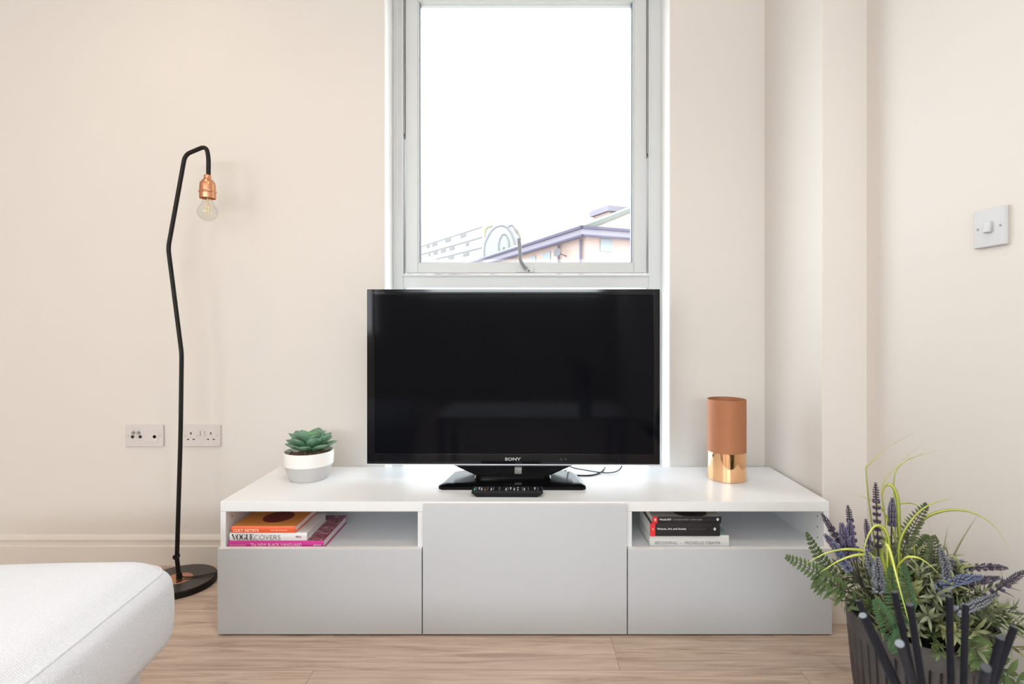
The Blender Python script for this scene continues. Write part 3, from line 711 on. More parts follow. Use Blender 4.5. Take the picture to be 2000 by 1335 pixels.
G = arc(0.5, 0.5, 0.5, 0.52, 0.24, 0.49, 60, 300, 20)+[[(0.70, 0.02), (0.95, 0.10), (0.95, 0.42), (0.70, 0.42)], [(0.55, 0.40), (1.05, 0.40), (1.05, 0.44), (0.55, 0.44)], [(0.78, 0.95), (0.88, 0.95), (0.88, 0.68), (0.82, 0.68)]]
U = [[(0.08, 0.22), (0.36, 0.22), (0.36, 1), (0.08, 1)], [(0.84, 0.2), (0.92, 0.2), (0.92, 1), (0.84, 1)], [(0, 0.96), (0.44, 0.96), (0.44, 1), (0, 1)], [(0.74, 0.96), (1.02, 0.96), (1.02, 1), (0.74, 1)]]+arc(0.5, 0.24, 0.42, 0.26, 0.14, 0.21, 180, 270, 8)+arc(0.5, 0.24, 0.42, 0.26, 0.36, 0.21, 270, 360, 8)
E = [[(0.1, 0), (0.4, 0), (0.4, 1), (0.1, 1)], [(0, 0.96), (0.95, 0.96), (0.95, 1), (0, 1)], [(0, 0), (1, 0), (1, 0.04), (0, 0.04)], [(0.4, 0.48), (0.72, 0.48), (0.72, 0.53), (0.4, 0.53)], [(0.80, 0.96), (0.95, 0.96), (0.95, 0.70)], [(0.8, 0.04), (1, 0.04), (1, 0.34)], [(0.66, 0.34), (0.72, 0.34), (0.72, 0.66), (0.66, 0.66)]]
bm = bmesh.new(); K = 1.65/F; xx = (453-CX)*K-b2.location.x; zz = CZ+(CY-1053.4)*K-b2.location.z
for g, wpx in ((V, 9.0), (O, 9.6), (G, 9.0), (U, 8.0), (E, 7.0)):
    strokes(bm, g, xx, zz, wpx*K, 11.3*K, -b2['dy']-0.0022); xx += (wpx+0.15)*K
obj('spine_title', bm, ink, b2)
text_obj('spine_mark', 'F', redink, b2, (586-CX)*K-b2.location.x, (590-CX)*K-b2.location.x, CZ+(CY-1047.5)*K-b2.location.z, -b2['dy']-0.003, h=4.0*K)
bm = bmesh.new(); box(bm, (578-CX)*K-b2.location.x, (585-CX)*K-b2.location.x, -b2['dy']-0.0026, -b2['dy']-0.0020, CZ+(CY-1048.5)*K-b2.location.z, CZ+(CY-1045.5)*K-b2.location.z); obj('spine_emblem', bm, gink, b2)

black_c = mat('black_cover', (0.018, 0.018, 0.022), 0.3); ivory = mat('ivory_jacket', (0.68, 0.69, 0.67), 0.45, noise=(9, 0.5, (0.62, 0.63, 0.61)))
teal = art_mat('teal_grey_back', (0.28, 0.38, 0.38), (0.2, 0.3, 0.3), 0, 0, 0.02, 0.02)
greyc = art_mat('grey_cover_art', (0.36, 0.34, 0.32), (0.045, 0.03, 0.025), 0.02, -0.035, 0.05, 0.045)
c1 = book('white_book', 'pale thick book at the bottom of the right shelf stack', 0.3790, 0.6160, 1.662, 1.820, ZSH+0.0002, 0.2802, ivory, GR, top_m=teal)
c2 = book('black_book', 'thick black paperback with a red spine end in the middle of the right stack', 0.3795, 0.5870, 1.655, 1.805, 0.2804, 0.3185, black_c, GR, hard=False)
c3 = book('black_book', 'thin black paperback with a grey cover on top of the right stack', 0.3860, 0.5910, 1.656, 1.806, 0.3187, 0.3385, black_c, GR, hard=False, top_m=greyc)
for b_, dy in ((c1, 0.079), (c2, 0.075), (c3, 0.075)): b_['dy'] = dy
def band(b, px0, px1, z0, z1, D=1.656):
    bm = bmesh.new(); box(bm, (px0-CX)/F*D-b.location.x-0.0003, (px1-CX)/F*D-b.location.x, -b['dy']-0.0012, -b['dy']+0.004, z0, z1, 0.0002, 1)
    obj('spine_band', bm, red, b)['label'] = 'red spine end'
band(c2, 1270, 1279.5, 0.0, 0.0379); band(c3, 1274.5, 1284, 0.0, 0.0196)
onspine(c2, 1283, 1340, 1032.2, 'Women, Art, and Society', wink, 4.6, 0.012, yoff=-0.0012, D=1.656)
onspine(c2, 1344, 1378, 1032.4, 'WHITNEY CHADWICK', M['dimprint'], 2.0, 0.0, 'spine_author', yoff=-0.0012, D=1.656)
onspine(c3, 1288, 1311, 1013.8, 'World ART', wink, 3.4, 0.02, yoff=-0.0012, D=1.656)
onspine(c3, 1314, 1371, 1014.2, 'A CULTURAL HISTORY    MARINA VAIZEY', M['print'], 1.8, 0.0, 'spine_author', yoff=-0.0012, D=1.656)
onspine(c1, 1279.5, 1407, 1059.2, 'BECOMING  –  MICHELLE OBAMA', gink, 5.6, -0.008, yoff=-0.0030, D=1.66)
onspine(c2, 1273.3, 1276.6, 1032, 'A', wink, 3.2, 0.02, 'spine_number', yoff=-0.0020, D=1.656)
onspine(c3, 1278.0, 1281.4, 1014, 'B', wink, 4.0, 0.02, 'spine_number', yoff=-0.0020, D=1.656)
for b_, px_, py_ in ((c2, 1395.5, 1032), (c3, 1401.5, 1013.5)):
    D = 1.656; bm = bmesh.new(); cx_ = (px_-CX)/F*D-b_.location.x; cz_ = CZ+(CY-py_)/F*D-b_.location.z; q = 3.4*D/F; yy = -b_['dy']-0.0011
    for poly in ([(0, q), (q*0.85, 0), (q*0.45, 0), (0, q*0.5)], [(0, q), (0, q*0.5), (-q*0.45, 0), (-q*0.85, 0)], [(0, -q), (0, -q*0.5), (q*0.45, 0), (q*0.85, 0)], [(0, -q), (-q*0.85, 0), (-q*0.45, 0), (0, -q*0.5)], [(-q*0.12, q*0.5), (q*0.12, q*0.5), (q*0.12, -q*0.5), (-q*0.12, -q*0.5)]):
        strokes(bm, [[(cx_+a, cz_+c) for a, c in poly]], 0, 0, 1, 1, yy)
    obj('spine_emblem', bm, wink, b_)['label'] = 'small white diamond emblem'

# ---------------------------------------------------------------- floor lamp
FX, FY = -1.205, 1.945
fl = empty('floor_lamp', (FX, FY, 0)); tag(fl, 'black zigzag floor lamp with a copper bulb holder beside the bench', 'floor lamp')
bm = bmesh.new(); lathe(bm, [(0, 0), (0.118, 0), (0.121, 0.003), (0.121, 0.018), (0.119, 0.021), (0.116, 0.022)], seg=72)
lathe(bm, [(0.116, 0.022), (0.046, 0.0222), (0, 0.0222)], seg=72, mi=1); obj('base', bm, [M['blackpaint'], M['basetop']], fl, smooth=AN)
bm = bmesh.new(); lathe(bm, [(0, 0.0228), (0.0445, 0.0228), (0.0452, 0.0221)], seg=48); obj('base_inlay', bm, M['copper'], fl, smooth=AN)['label'] = 'copper disc let into the base'
def LP(px, py, D=1.945): return W(px, py, D)-Vector((FX, FY, 0))
foot = Vector((LP(350, 1118).x, 0, 0.024))
pts = [foot, LP(345.5, 1090), LP(352.8, 850), LP(354.8, 690), LP(328.5, 484), LP(361.5, 302, 1.935), LP(402, 285, 1.925), LP(407.5, 305, 1.925), LP(407, 350, 1.925)]
pth = rounded(pts, [0.01, 0.1, 0.02, 0.02, 0.022, 0.022, 0.03])
bm = bmesh.new(); tube(bm, pth, 0.0072, 14); obj('pole', bm, M['blackpaint'], fl, smooth=AN)
bm = bmesh.new(); tube(bm, [foot-Vector((0, 0, 0.001)), foot+Vector((0, 0, 0.016))], 0.0095, 18)
t2 = bmesh.new(); tube(t2, [LP(344.5, 1086)+Vector((0, -0.0085, 0)), LP(344.5, 1086)+Vector((0, 0.0085, 0))], 0.0085, 16); merge(bm, t2); obj('pole_joint', bm, M['blackpaint'], fl, smooth=AN)
sk = LP(405.5, 343, 1.925)
bm = bmesh.new()
lathe(bm, [(0, 0.002), (0.011, 0.002), (0.0115, -0.010), (0.016, -0.014), (0.0235, -0.024), (0.0255, -0.034), (0.0258, -0.052), (0.0275, -0.053), (0.0285, -0.056), (0.0275, -0.059), (0.0262, -0.060), (0.0262, -0.078), (0.0248, -0.079), (0.0235, -0.070), (0, -0.066)], sk.x, sk.y, 48)
for v in bm.verts: v.co.z += sk.z
obj('bulb_holder', bm, M['copper'], fl, smooth=AN)['label'] = 'copper bulb holder'
bm = bmesh.new()
prof = [(0.0145, -0.066), (0.0150, -0.082)]
for i in range(1, 15):
    a = math.radians(62-152*i/14.0); prof.append((max(0.0325*math.cos(a), 0 if i == 14 else 0.0001), -0.125+0.0325*math.sin(a)))
prof[-1] = (0, -0.1575)
lathe(bm, prof, sk.x, sk.y, 40)
for v in bm.verts: v.co.z += sk.z
bulb = obj('bulb', bm, M['bulb'], fl, smooth=True); bulb['label'] = 'clear glass bulb'
bm = bmesh.new()
for k_ in range(4):
    a = PI/4+k_*PI/2
    tube(bm, [(sk.x+0.005*math.cos(a), sk.y+0.005*math.sin(a), sk.z-0.094), (sk.x+0.009*math.cos(a), sk.y+0.009*math.sin(a), sk.z-0.135)], 0.0013, 8)
tube(bm, [(sk.x, sk.y, sk.z-0.07), (sk.x, sk.y, sk.z-0.10)], 0.003, 8)
obj('filament', bm, M['filament'], bulb, smooth=AN)
bm = bmesh.new()
tube(bm, catmull([foot+Vector((0.003, 0.0, 0.006)), Vector((0.03, 0.0, 0.0262)), Vector((0.07, 0.012, 0.0260)), Vector((0.112, 0.035, 0.0262)), Vector((0.135, 0.055, 0.018)), Vector((0.16, 0.075, 0.0035)), Vector((0.22, 0.10, 0.0035)), Vector((0.29, 0.155, 0.0035))], 8), 0.0028, 8)
obj('lamp_cord', bm, M['rubber'], fl, smooth=True)

# ---------------------------------------------------------------- wall plates
def plate(bm, x0, x1, z0, z1, d=0.009):
    box(bm, x0, x1, YB-d, YB-0.0002, z0, z1, 0.0025, 3)
def disc(bm, x, z, r, y0, y1, mi=0, seg=18):
    tube(bm, [(x, y0, z), (x, y1, z)], r, seg, mi)
KW = (YB-0.009)/F
def wx(px): return (px-CX)*KW
def wz(py): return CZ+(CY-py)*KW
x0, x1, z0, z1_ = wx(244.5), wx(318.5), wz(872), wz(829)
av = empty('aerial_socket', ((x0+x1)/2, YB, (z0+z1_)/2)); tag(av, 'white aerial and satellite socket plate on the wall left of the lamp pole', 'wall socket')
bm = bmesh.new(); plate(bm, x0, x1, z0, z1_); obj('plate', bm, M['plastic'], av, world=True, smooth=AN)
yf2 = YB-0.009
bm = bmesh.new(); box(bm, wx(282), wx(309), yf2-0.0012, yf2, wz(864), wz(838), 0.0004, 1); box(bm, wx(285), wx(294), yf2-0.002, yf2, wz(862), wz(855), 0.0004, 1); obj('telephone_module', bm, M['plastic'], av, world=True)
for (px_, py_, metal) in ((260.8, 844.5, 1), (271, 844.5, 1), (259, 852.5, 0), (274, 852.5, 0), (302, 852.3, 0)):
    bm = bmesh.new(); disc(bm, wx(px_), wz(py_), 0.0062, yf2-0.003 if metal else yf2-0.0012, yf2)
    if metal: disc(bm, wx(px_), wz(py_), 0.0040, yf2-0.009, yf2-0.003, 0)
    obj('aerial_jack', bm, M['steel'] if metal else M['hole'], av, world=True, smooth=AN)
for px_ in (250.8, 312.5):
    bm = bmesh.new(); disc(bm, wx(px_), wz(850.5), 0.0026, yf2-0.0006, yf2); obj('screw', bm, M['steel'], av, world=True, smooth=AN)
bm = bmesh.new(); disc(bm, wx(266.5), wz(852.5), 0.0020, yf2-0.0006, yf2); disc(bm, wx(261), wz(860), 0.0010, yf2-0.0004, yf2)
for i in range(3): box(bm, wx(270+i*3), wx(272+i*3), yf2-0.0003, yf2, wz(860.3), wz(859.5))
for i in range(2): box(bm, wx(258+i*11), wx(263+i*11), yf2-0.0003, yf2, wz(838.7), wz(837.9))
obj('plate_print', bm, M['print'], av, world=True)
x0, x1 = wx(356), wx(430)
ps = empty('power_socket', ((x0+x1)/2, YB, (z0+z1_)/2)); tag(ps, 'white double power socket with two switches on the wall behind the lamp pole', 'wall socket')
bm = bmesh.new(); plate(bm, x0, x1, z0, z1_); obj('plate', bm, M['plastic'], ps, world=True, smooth=AN)
for px_ in (372.8, 411.8):
    bm = bmesh.new()
    for dx, dy, a_, b_ in ((0, 845.8, 0.0022, 0.0044), (-5.4, 857.5, 0.0040, 0.0020), (5.6, 857.5, 0.0040, 0.0020)):
        box(bm, wx(px_+dx)-a_, wx(px_+dx)+a_, yf2-0.0004, yf2+0.001, wz(dy)-b_, wz(dy)+b_)
    obj('pin_slots', bm, M['hole'], ps, world=True)
for px_ in (388.5, 396.5):
    bm = bmesh.new(); box(bm, wx(px_)-0.0068, wx(px_)+0.0068, yf2-0.0045, yf2, wz(849)-0.002, wz(840), 0.0012, 2); obj('rocker_switch', bm, M['plastic'], ps, world=True, smooth=AN)
for px_ in (361.5, 423.5):
    bm = bmesh.new(); disc(bm, wx(px_), wz(850.5), 0.0024, yf2-0.0006, yf2); obj('screw', bm, M['steel'], ps, world=True, smooth=AN)
# light switch on the right wall
ls = empty('light_switch', (XR, 1.249, 1.128)); tag(ls, 'white single light switch on the right wall', 'light switch')
bm = bmesh.new(); box(bm, -0.009, -0.0002, -0.043, 0.043, -0.043, 0.043, 0.0025, 3); obj('plate', bm, M['switchp'], ls, smooth=AN)
bm = bmesh.new(); box(bm, -0.0155, -0.008, -0.0085, 0.0085, -0.012, 0.013, 0.0025, 3)
bmesh.ops.rotate(bm, verts=bm.verts, cent=(-0.009, 0, 0), matrix=Matrix.Rotation(math.radians(9), 3, 'Y')); obj('rocker_switch', bm, M['switchp'], ls, smooth=AN)
for yy in (-0.0302, 0.0302):
    bm = bmesh.new(); tube(bm, [(-0.0097, yy, 0), (-0.0085, yy, 0)], 0.0030, 16); obj('screw', bm, M['handle'], ls, smooth=AN)

# ---------------------------------------------------------------- footstool in the left foreground
ot = empty('footstool', (-1.147, 0.690, 0), math.radians(5.0)); tag(ot, 'pale grey woven fabric footstool with a seamed top in the lower left corner', 'footstool')
def cushion(hx, hy, z0, z1, r, crown, n=44, bulge=0.012):
    """soft rounded block: superellipsoid-like remap of a subdivided box"""
    bm = bmesh.new(); bmesh.ops.create_cube(bm, size=2.0); bmesh.ops.subdivide_edges(bm, edges=bm.edges, cuts=n, use_grid_fill=True)
    hz = (z1-z0)/2; zc = (z0+z1)/2
    for v in bm.verts:
        p = v.co.copy(); q = Vector((p.x*hx, p.y*hy, p.z*hz))
        inner = Vector((max(-(hx-r), min(hx-r, q.x)), max(-(hy-r), min(hy-r, q.y)), max(-(hz-r*0.8), min(hz-r*0.8, q.z))))
        d = q-inner
        if d.length > 1e-9:
            # ellipsoidal corner
            dd = Vector((d.x/r, d.y/r, d.z/(r*0.8))); L_ = dd.length; mxc = max(abs(dd.x), abs(dd.y), abs(dd.z))
            dd = dd/L_*mxc; q = inner+Vector((dd.x*r, dd.y*r, dd.z*r*0.8))
        if p.z > 0: q.z += crown*(1-p.x**4)*(1-p.y**4)*p.z
        s = (1-p.z*p.z)
        q.x += bulge*p.x*s*(1 if abs(p.x) > 0.5 else 0)*(abs(p.x)); q.y += bulge*p.y*s*(abs(p.y))
        v.co = (q.x, q.y, q.z+zc)
    return bm
HX, HY = 0.485, 0.395
bm = cushion(HX, HY, 0.258, 0.449, 0.060, 0.022)
cu = obj('cushion', bm, M['fabric'], ot, smooth=True)
# seam piping around the shoulder of the cushion
zz = 0.4268; pts = []
rS = 0.0530; ex, ey = HX-0.0070, HY-0.0070
for (sx_, sy_, a0) in ((1, 1, 0), (-1, 1, 90), (-1, -1, 180), (1, -1, 270)):
    for i in range(7):
        a = math.radians(a0+90*i/6); pts.append(Vector((sx_*(ex-rS)+rS*math.cos(a), sy_*(ey-rS)+rS*math.sin(a), zz)))
pts.append(pts[0].copy())
bm = bmesh.new(); tube(bm, pts, 0.0030, 8, cap=False); obj('seam_piping', bm, M['fabric'], cu, smooth=True)
bm = bmesh.new(); box(bm, -0.445, 0.445, -0.355, 0.352, 0.05, 0.27, 0.02, 4); obj('upholstered_base', bm, M['fabric'], ot, smooth=AN)
for (sx_, sy_) in ((1, 1), (1, -1), (-1, 1), (-1, -1)):
    bm = bmesh.new(); lathe(bm, [(0, 0), (0.014, 0), (0.02, 0.052), (0, 0.052)], sx_*0.39, sy_*0.30, 20); obj('leg', bm, M['blackpaint'], ot, smooth=AN)

# ---------------------------------------------------------------- coffee table by the camera (seen mirrored in the screen) and reed diffuser
ct = empty('coffee_table', (0.03, 0.28, 0)); tag(ct, 'low white coffee table reflected in the dark television screen', 'table')
ttop = mat('table_top', (0.80, 0.82, 0.88), 0.35)
bm = bmesh.new(); box(bm, -0.55, 0.55, -0.30, 0.30, 0.355, 0.380, 0.003, 2); obj('table_top', bm, ttop, ct, smooth=AN)
for (sx_, sy_) in ((1, 1), (1, -1), (-1, 1), (-1, -1)):
    bm = bmesh.new(); box(bm, sx_*0.52-0.02, sx_*0.52+0.02, sy_*0.27-0.02, sy_*0.27+0.02, 0, 0.355, 0.002, 1); obj('leg', bm, ttop, ct, smooth=AN)
NK = Vector((0.345, 0.450, 0.540))
df = empty('reed_diffuser', (NK.x, NK.y, 0.3803)); tag(df, 'reed diffuser with black reeds fanning out in the lower right foreground', 'diffuser')
bott = mat('grey_bottle', (0.55, 0.57, 0.60), 0.2)
bm = bmesh.new(); lathe(bm, [(0, 0), (0.034, 0), (0.037, 0.004), (0.037, 0.105), (0.032, 0.118), (0.017, 0.128), (0.016, 0.158), (0.018, 0.160), (0.013, 0.160), (0.013, 0.125), (0.03, 0.10), (0.03, 0.006), (0, 0.006)], seg=48); obj('bottle', bm, bott, df, smooth=AN)
reedm = mat('black_reed', (0.006, 0.006, 0.011), 0.7, spec=0.2, bump=(900, 0.4)); reedend = mat('reed_end', (0.19, 0.23, 0.27), 0.7); reeddark = mat('reed_end_dark', (0.05, 0.055, 0.065), 0.8)
reeds = [(1676, 1172, 0.50), (1685, 1201, 0.42), (1747, 1155, 0.47), (1777, 1179, 0.43), (1757, 1256, 0.36), (1854, 1164, 0.46), (1886, 1181, 0.49), (1926, 1303, 0.33), (1954, 1244, 0.40), (1981, 1223, 0.43)]
for i, (px_, py_, D) in enumerate(reeds):
    tip = W(px_, py_, D); a = 2*PI*i/len(reeds)
    nk = NK+Vector((0.007*math.cos(a+2.0), 0.007*math.sin(a), 0.0)); d = (tip-nk).normalized()
    # continue into the bottle
    bot = nk-d*0.06; bot.x = max(NK.x-0.024, min(NK.x+0.024, bot.x)); bot.y = max(NK.y-0.024, min(NK.y+0.024, bot.y))
    bm = bmesh.new(); tube(bm, [bot, nk, tip], 0.00265, 14); r_ = obj('reed', bm, [reedm, reedend if i in (1, 4) else reeddark], df, world=True, smooth=AN)
    n_ = len(r_.data.polygons); r_.data.polygons[n_-1].material_index = 1

# ---------------------------------------------------------------- planter with grasses, lavender and ferns
PX, PY, PZ = 0.832, 1.165, 0.300
pl = empty('potted_plant', (PX, PY, 0)); tag(pl, 'ribbed dark grey pot of artificial lavender, fern and grass beside the right wall', 'potted plant')
potm = mat('charcoal_pot', (0.060, 0.057, 0.060), 0.65, noise=(18, 0.6, (0.095, 0.09, 0.093)), bump=(90, 0.4))
def ribs(a, z): return 1.0+(0.075*(abs(math.cos(a*22))**0.45-0.7) if 0.012 < z < PZ-0.045 else 0.0)
bm = bmesh.new(); lathe(bm, [(0, 0.0), (0.098, 0.0), (0.102, 0.008), (0.103, 0.0125), (0.112, 0.08), (0.122, 0.16), (0.130, PZ-0.046), (0.133, PZ-0.040), (0.1365, PZ-0.004), (0.134, PZ), (0.128, PZ-0.002), (0.124, PZ-0.04), (0, PZ-0.04)], seg=528, rfun=ribs); obj('pot', bm, potm, pl, smooth=0.9)
gm = {'grass': leaf_mat('grass_blade', (0.24, 0.30, 0.05), (0.46, 0.52, 0.10), rough=0.4), 'grassy': leaf_mat('bright_grass_blade', (0.34, 0.44, 0.05), (0.62, 0.68, 0.16), rough=0.35),
      'sage': leaf_mat('sage_leaf', (0.11, 0.13, 0.07), (0.22, 0.25, 0.15), rough=0.65), 'olive': leaf_mat('olive_leaf', (0.13, 0.15, 0.055), (0.25, 0.27, 0.12), rough=0.6),
      'fern': leaf_mat('fern_leaf', (0.045, 0.085, 0.022), (0.085, 0.135, 0.04), rough=0.55), 'fernd': leaf_mat('dark_fern_leaf', (0.04, 0.055, 0.022), (0.075, 0.095, 0.035), rough=0.6),
      'fernb': leaf_mat('deep_green_fern_leaf', (0.018, 0.058, 0.018), (0.038, 0.105, 0.034), rough=0.65),
      'stem': mat('plant_stem', (0.08, 0.10, 0.04), 0.7), 'stemd': mat('dark_stem', (0.04, 0.035, 0.03), 0.7),
      'lav': mat('lavender_purple', (0.085, 0.075, 0.15), 0.8, noise=(300, 0.9, (0.19, 0.17, 0.30))), 'lavd': mat('lavender_dark', (0.05, 0.04, 0.07), 0.8, noise=(300, 0.8, (0.11, 0.09, 0.15))),
      'lavb': mat('lavender_blue', (0.11, 0.135, 0.22), 0.8, noise=(300, 0.9, (0.21, 0.25, 0.40))), 'lavg': mat('lavender_grey', (0.15, 0.17, 0.20), 0.8, noise=(300, 0.9, (0.29, 0.31, 0.38)))}
rp = random.Random(11)
def blade(pts, wmax, m, twist=0.0):
    path = catmull(pts, 8); N = len(path); bm = bmesh.new(); lay = bm.verts.layers.float.new('u')
    prev = None; side = Vector((1, 0, 0))
    for i, p in enumerate(path):
        u = i/(N-1); d = (path[min(i+1, N-1)]-path[max(i-1, 0)]).normalized()
        view = Vector((0.15, -1, 0.35)).normalized()
        s_ = d.cross(view); s_ = s_.normalized() if s_.length > 1e-4 else side
        if s_.dot(side) < 0 and prev: s_ = -s_
        side = s_; nrm = side.cross(d).normalized()
        wd = wmax*(0.55+0.45*min(u/0.35, 1))*(max(0.04, (1-u)/0.55) if u > 0.45 else 1.0)/2
        row = [bm.verts.new(p-side*wd), bm.verts.new(p+nrm*wd*0.45), bm.verts.new(p+side*wd), bm.verts.new(p+nrm*wd*0.45-nrm*0.0006)]
        for q in row: q[lay] = u
        if prev:
            for a in range(4): bm.faces.new((prev[a], prev[(a+1) % 4], row[(a+1) % 4], row[a]))
        prev = row
    return obj('grass_blade', bm, gm[m], pl, world=True, smooth=True)
root = Vector((PX, PY, PZ-0.03))
def blade_px(lst, wmax, m, fromroot=True):
    pts = [W(*p) for p in lst]
    if fromroot: pts = [root+Vector((rp.uniform(-.03, .03), rp.uniform(-.03, .03), 0))]+pts
    return blade(pts, wmax, m)
blade_px([(1745, 1230, 1.16), (1712, 1080, 1.18), (1692, 929, 1.20), (1700, 905, 1.20), (1735, 873, 1.22), (1786, 845, 1.26)], 0.0035, 'grass')
blade_px([(1745, 1150, 1.15), (1730, 1020, 1.16), (1723, 955, 1.17), (1742, 920, 1.19), (1802, 864, 1.24)], 0.004, 'grass')
blade_px([(1755, 1150, 1.16), (1748, 1000, 1.19), (1747, 930, 1.21), (1765, 903, 1.22), (1800, 887, 1.24), (1841, 877, 1.25)], 0.0035, 'grass')
blade_px([(1765, 1150, 1.12), (1757, 1040, 1.11), (1753, 975, 1.10), (1744, 950, 1.10), (1732, 947, 1.11), (1724, 962, 1.12), (1722, 975, 1.13)], 0.010, 'grass')
blade_px([(1790, 1120, 1.16), (1785, 1050, 1.16), (1806, 1012, 1.16), (1850, 996, 1.15), (1900, 1001, 1.14), (1945, 1030, 1.13), (1973, 1077, 1.12)], 0.0062, 'grass')
blade_px([(1760, 1130, 1.10), (1757, 1060, 1.09), (1785, 1010, 1.09), (1820, 983, 1.10), (1865, 973, 1.12)], 0.0065, 'grass')
blade_px([(1740, 1150, 1.10), (1722, 1085, 1.06), (1728, 1062, 1.03), (1738, 1075, 1.01), (1755, 1140, 0.98), (1778, 1225, 0.97)], 0.0130, 'grassy')
blade_px([(1745, 1130, 1.10), (1715, 1095, 1.08), (1680, 1083, 1.06), (1640, 1094, 1.05), (1601, 1118, 1.04)], 0.0085, 'grassy')
blade_px([(1745, 1130, 1.12), (1700, 1083, 1.10), (1660, 1072, 1.09), (1615, 1079, 1.08), (1571, 1102, 1.07)], 0.0075, 'grassy')
blade_px([(1745, 1120, 1.11), (1735, 1050, 1.09), (1722, 1028, 1.08), (1705, 1030, 1.07), (1690, 1062, 1.06), (1686, 1107, 1.06)], 0.0080, 'grassy')
blade_px([(1740, 1120, 1.13), (1737, 1060, 1.12), (1722, 1032, 1.12), (1708, 1028, 1.12)], 0.009, 'grassy')
blade_px([(1755, 1130, 1.08), (1765, 1092, 1.06), (1790, 1088, 1.05), (1815, 1102, 1.05), (1842, 1130, 1.05)], 0.0055, 'grassy')
blade_px([(1760, 1120, 1.17), (1745, 1040, 1.18), (1720, 990, 1.18), (1695, 973, 1.19), (1665, 965, 1.20)], 0.005, 'grass')
blade_px([(1760, 1120, 1.18), (1752, 1000, 1.18), (1770, 982, 1.18), (1800, 993, 1.18), (1820, 1040, 1.18)], 0.004, 'grass')
blade_px([(1735, 1150, 1.10), (1733, 1090, 1.09), (1731, 1040, 1.10), (1733, 1005, 1.12)], 0.0085, 'grass')
for i in range(12):
    a = rp.uniform(0, 2*PI); L_ = rp.uniform(0.12, 0.24); sp = rp.uniform(0.02, 0.10)
    p1 = root+Vector((0.03*math.cos(a), 0.03*math.sin(a), 0)); p2 = p1+Vector((sp*0.4*math.cos(a), sp*0.4*math.sin(a), L_*0.6)); p3 = p1+Vector((sp*math.cos(a), sp*math.sin(a), L_))
    p3.x = min(p3.x, 1.03); blade([p1, p2, p3], 0.006, 'grass' if i % 2 else 'olive')

def simple_leaf(bm, lay, p, d, up, L_, w_, mi=0, fold=0.25, droop=0.15):
    """one small leaf (two-sided thin lens) from p along d"""
    d = d.normalized(); s_ = d.cross(up); s_ = s_.normalized() if s_.length > 1e-4 else d.orthogonal().normalized(); n = s_.cross(d).normalized()
    rows = []
    for i, (u, wf) in enumerate(((0, 0.12), (0.25, 0.75), (0.5, 1.0), (0.78, 0.62), (1.0, 0.03))):
        c = p+d*L_*u-n*droop*L_*u*u; hw = w_*wf/2
        r_ = [bm.verts.new(c-s_*hw+n*hw*fold), bm.verts.new(c), bm.verts.new(c+s_*hw+n*hw*fold)]
        for q in r_: q[lay] = u
        rows.append(r_)
    for a, b in zip(rows, rows[1:]):
        bm.faces.new((a[0], b[0], b[1], a[1])).material_index = mi; bm.faces.new((a[1], b[1], b[2], a[2])).material_index = mi

def fern(pts, lw, ll, m, start=0.35, n=16, stem='stemd', flat=Vector((0.1, -1, 0.25))):
    path = catmull(pts, 8); N = len(path); bm = bmesh.new(); lay = bm.verts.layers.float.new('u')
    tube(bm, path, lambda t: 0.0016*(1-0.6*t), 6, 1)
    for k_ in range(n):
        u = start+(1-start)*k_/(n-1)*0.985; f = u*(N-1); i = min(int(f), N-2); p = path[i].lerp(path[i+1], f-i); d = (path[i+1]-path[i]).normalized()
        s_ = d.cross(flat).normalized()
        q = (u-start)/(1-start); L_ = ll*(0.55+0.45*math.sin(PI*min(1, 0.25+q*0.55)))*(1-0.72*q**2.2)
        for sg in (-1, 1):
            dd = (s_*sg+d*0.42+Vector((rp.uniform(-.1, .1), rp.uniform(-.1, .1), rp.uniform(-.1, .1))))
            simple_leaf(bm, lay, p, dd, flat, L_, lw*(0.8+0.2*(1-q)))
    return obj('fern_frond', bm, [gm[m], gm[stem]], pl, world=True, smooth=True)
def fern_px(lst, lw, ll, m, **k): return fern([root+Vector((rp.uniform(-.04, .04), rp.uniform(-.04, .04), 0))]+[W(*p) for p in lst], lw, ll, m, **k)
fern_px([(1700, 1180, 1.14), (1640, 1148, 1.12), (1590, 1115, 1.11), (1536, 1087, 1.10)], 0.0085, 0.024, 'fern', start=0.45, n=17)
fern_px([(1680, 1170, 1.18), (1630, 1120, 1.20), (1597, 1080, 1.21), (1576, 1041, 1.22)], 0.009, 0.018, 'fern', start=0.5, n=12)
fern_px([(1760, 1150, 1.12), (1765, 1075, 1.11), (1785, 1025, 1.11), (1810, 985, 1.11)], 0.0072, 0.026, 'fernd', start=0.45, n=17)
fern_px([(1790, 1180, 1.12), (1818, 1110, 1.11), (1826, 1075, 1.11), (1824, 1047, 1.11)], 0.0070, 0.024, 'fernd', start=0.45, n=12)
fern_px([(1780, 1160, 1.17), (1790, 1100, 1.16), (1805, 1065, 1.16), (1815, 1048, 1.16)], 0.0075, 0.026, 'fern', start=0.5, n=12)
for (a_, b_, c_) in (((1755, 1215, 1.03), (1742, 1160, 1.0), (1738, 1110, 1.0)), ((1745, 1240, 1.02), (1725, 1200, 0.99), (1708, 1170, 0.985)), ((1765, 1235, 1.02), (1752, 1250, 0.97), (1740, 1270, 0.955)), ((1780, 1200, 1.05), (1770, 1150, 1.03), (1765, 1105, 1.03))):
    fern_px([a_, b_, c_], 0.0050, 0.024, 'fernb', start=0.12, n=24, stem='stem')
fern_px([(1850, 1190, 1.08), (1900, 1180, 1.04), (1925, 1195, 1.03), (1943, 1212, 1.03)], 0.010, 0.014, 'fernd', start=0.7, n=6)
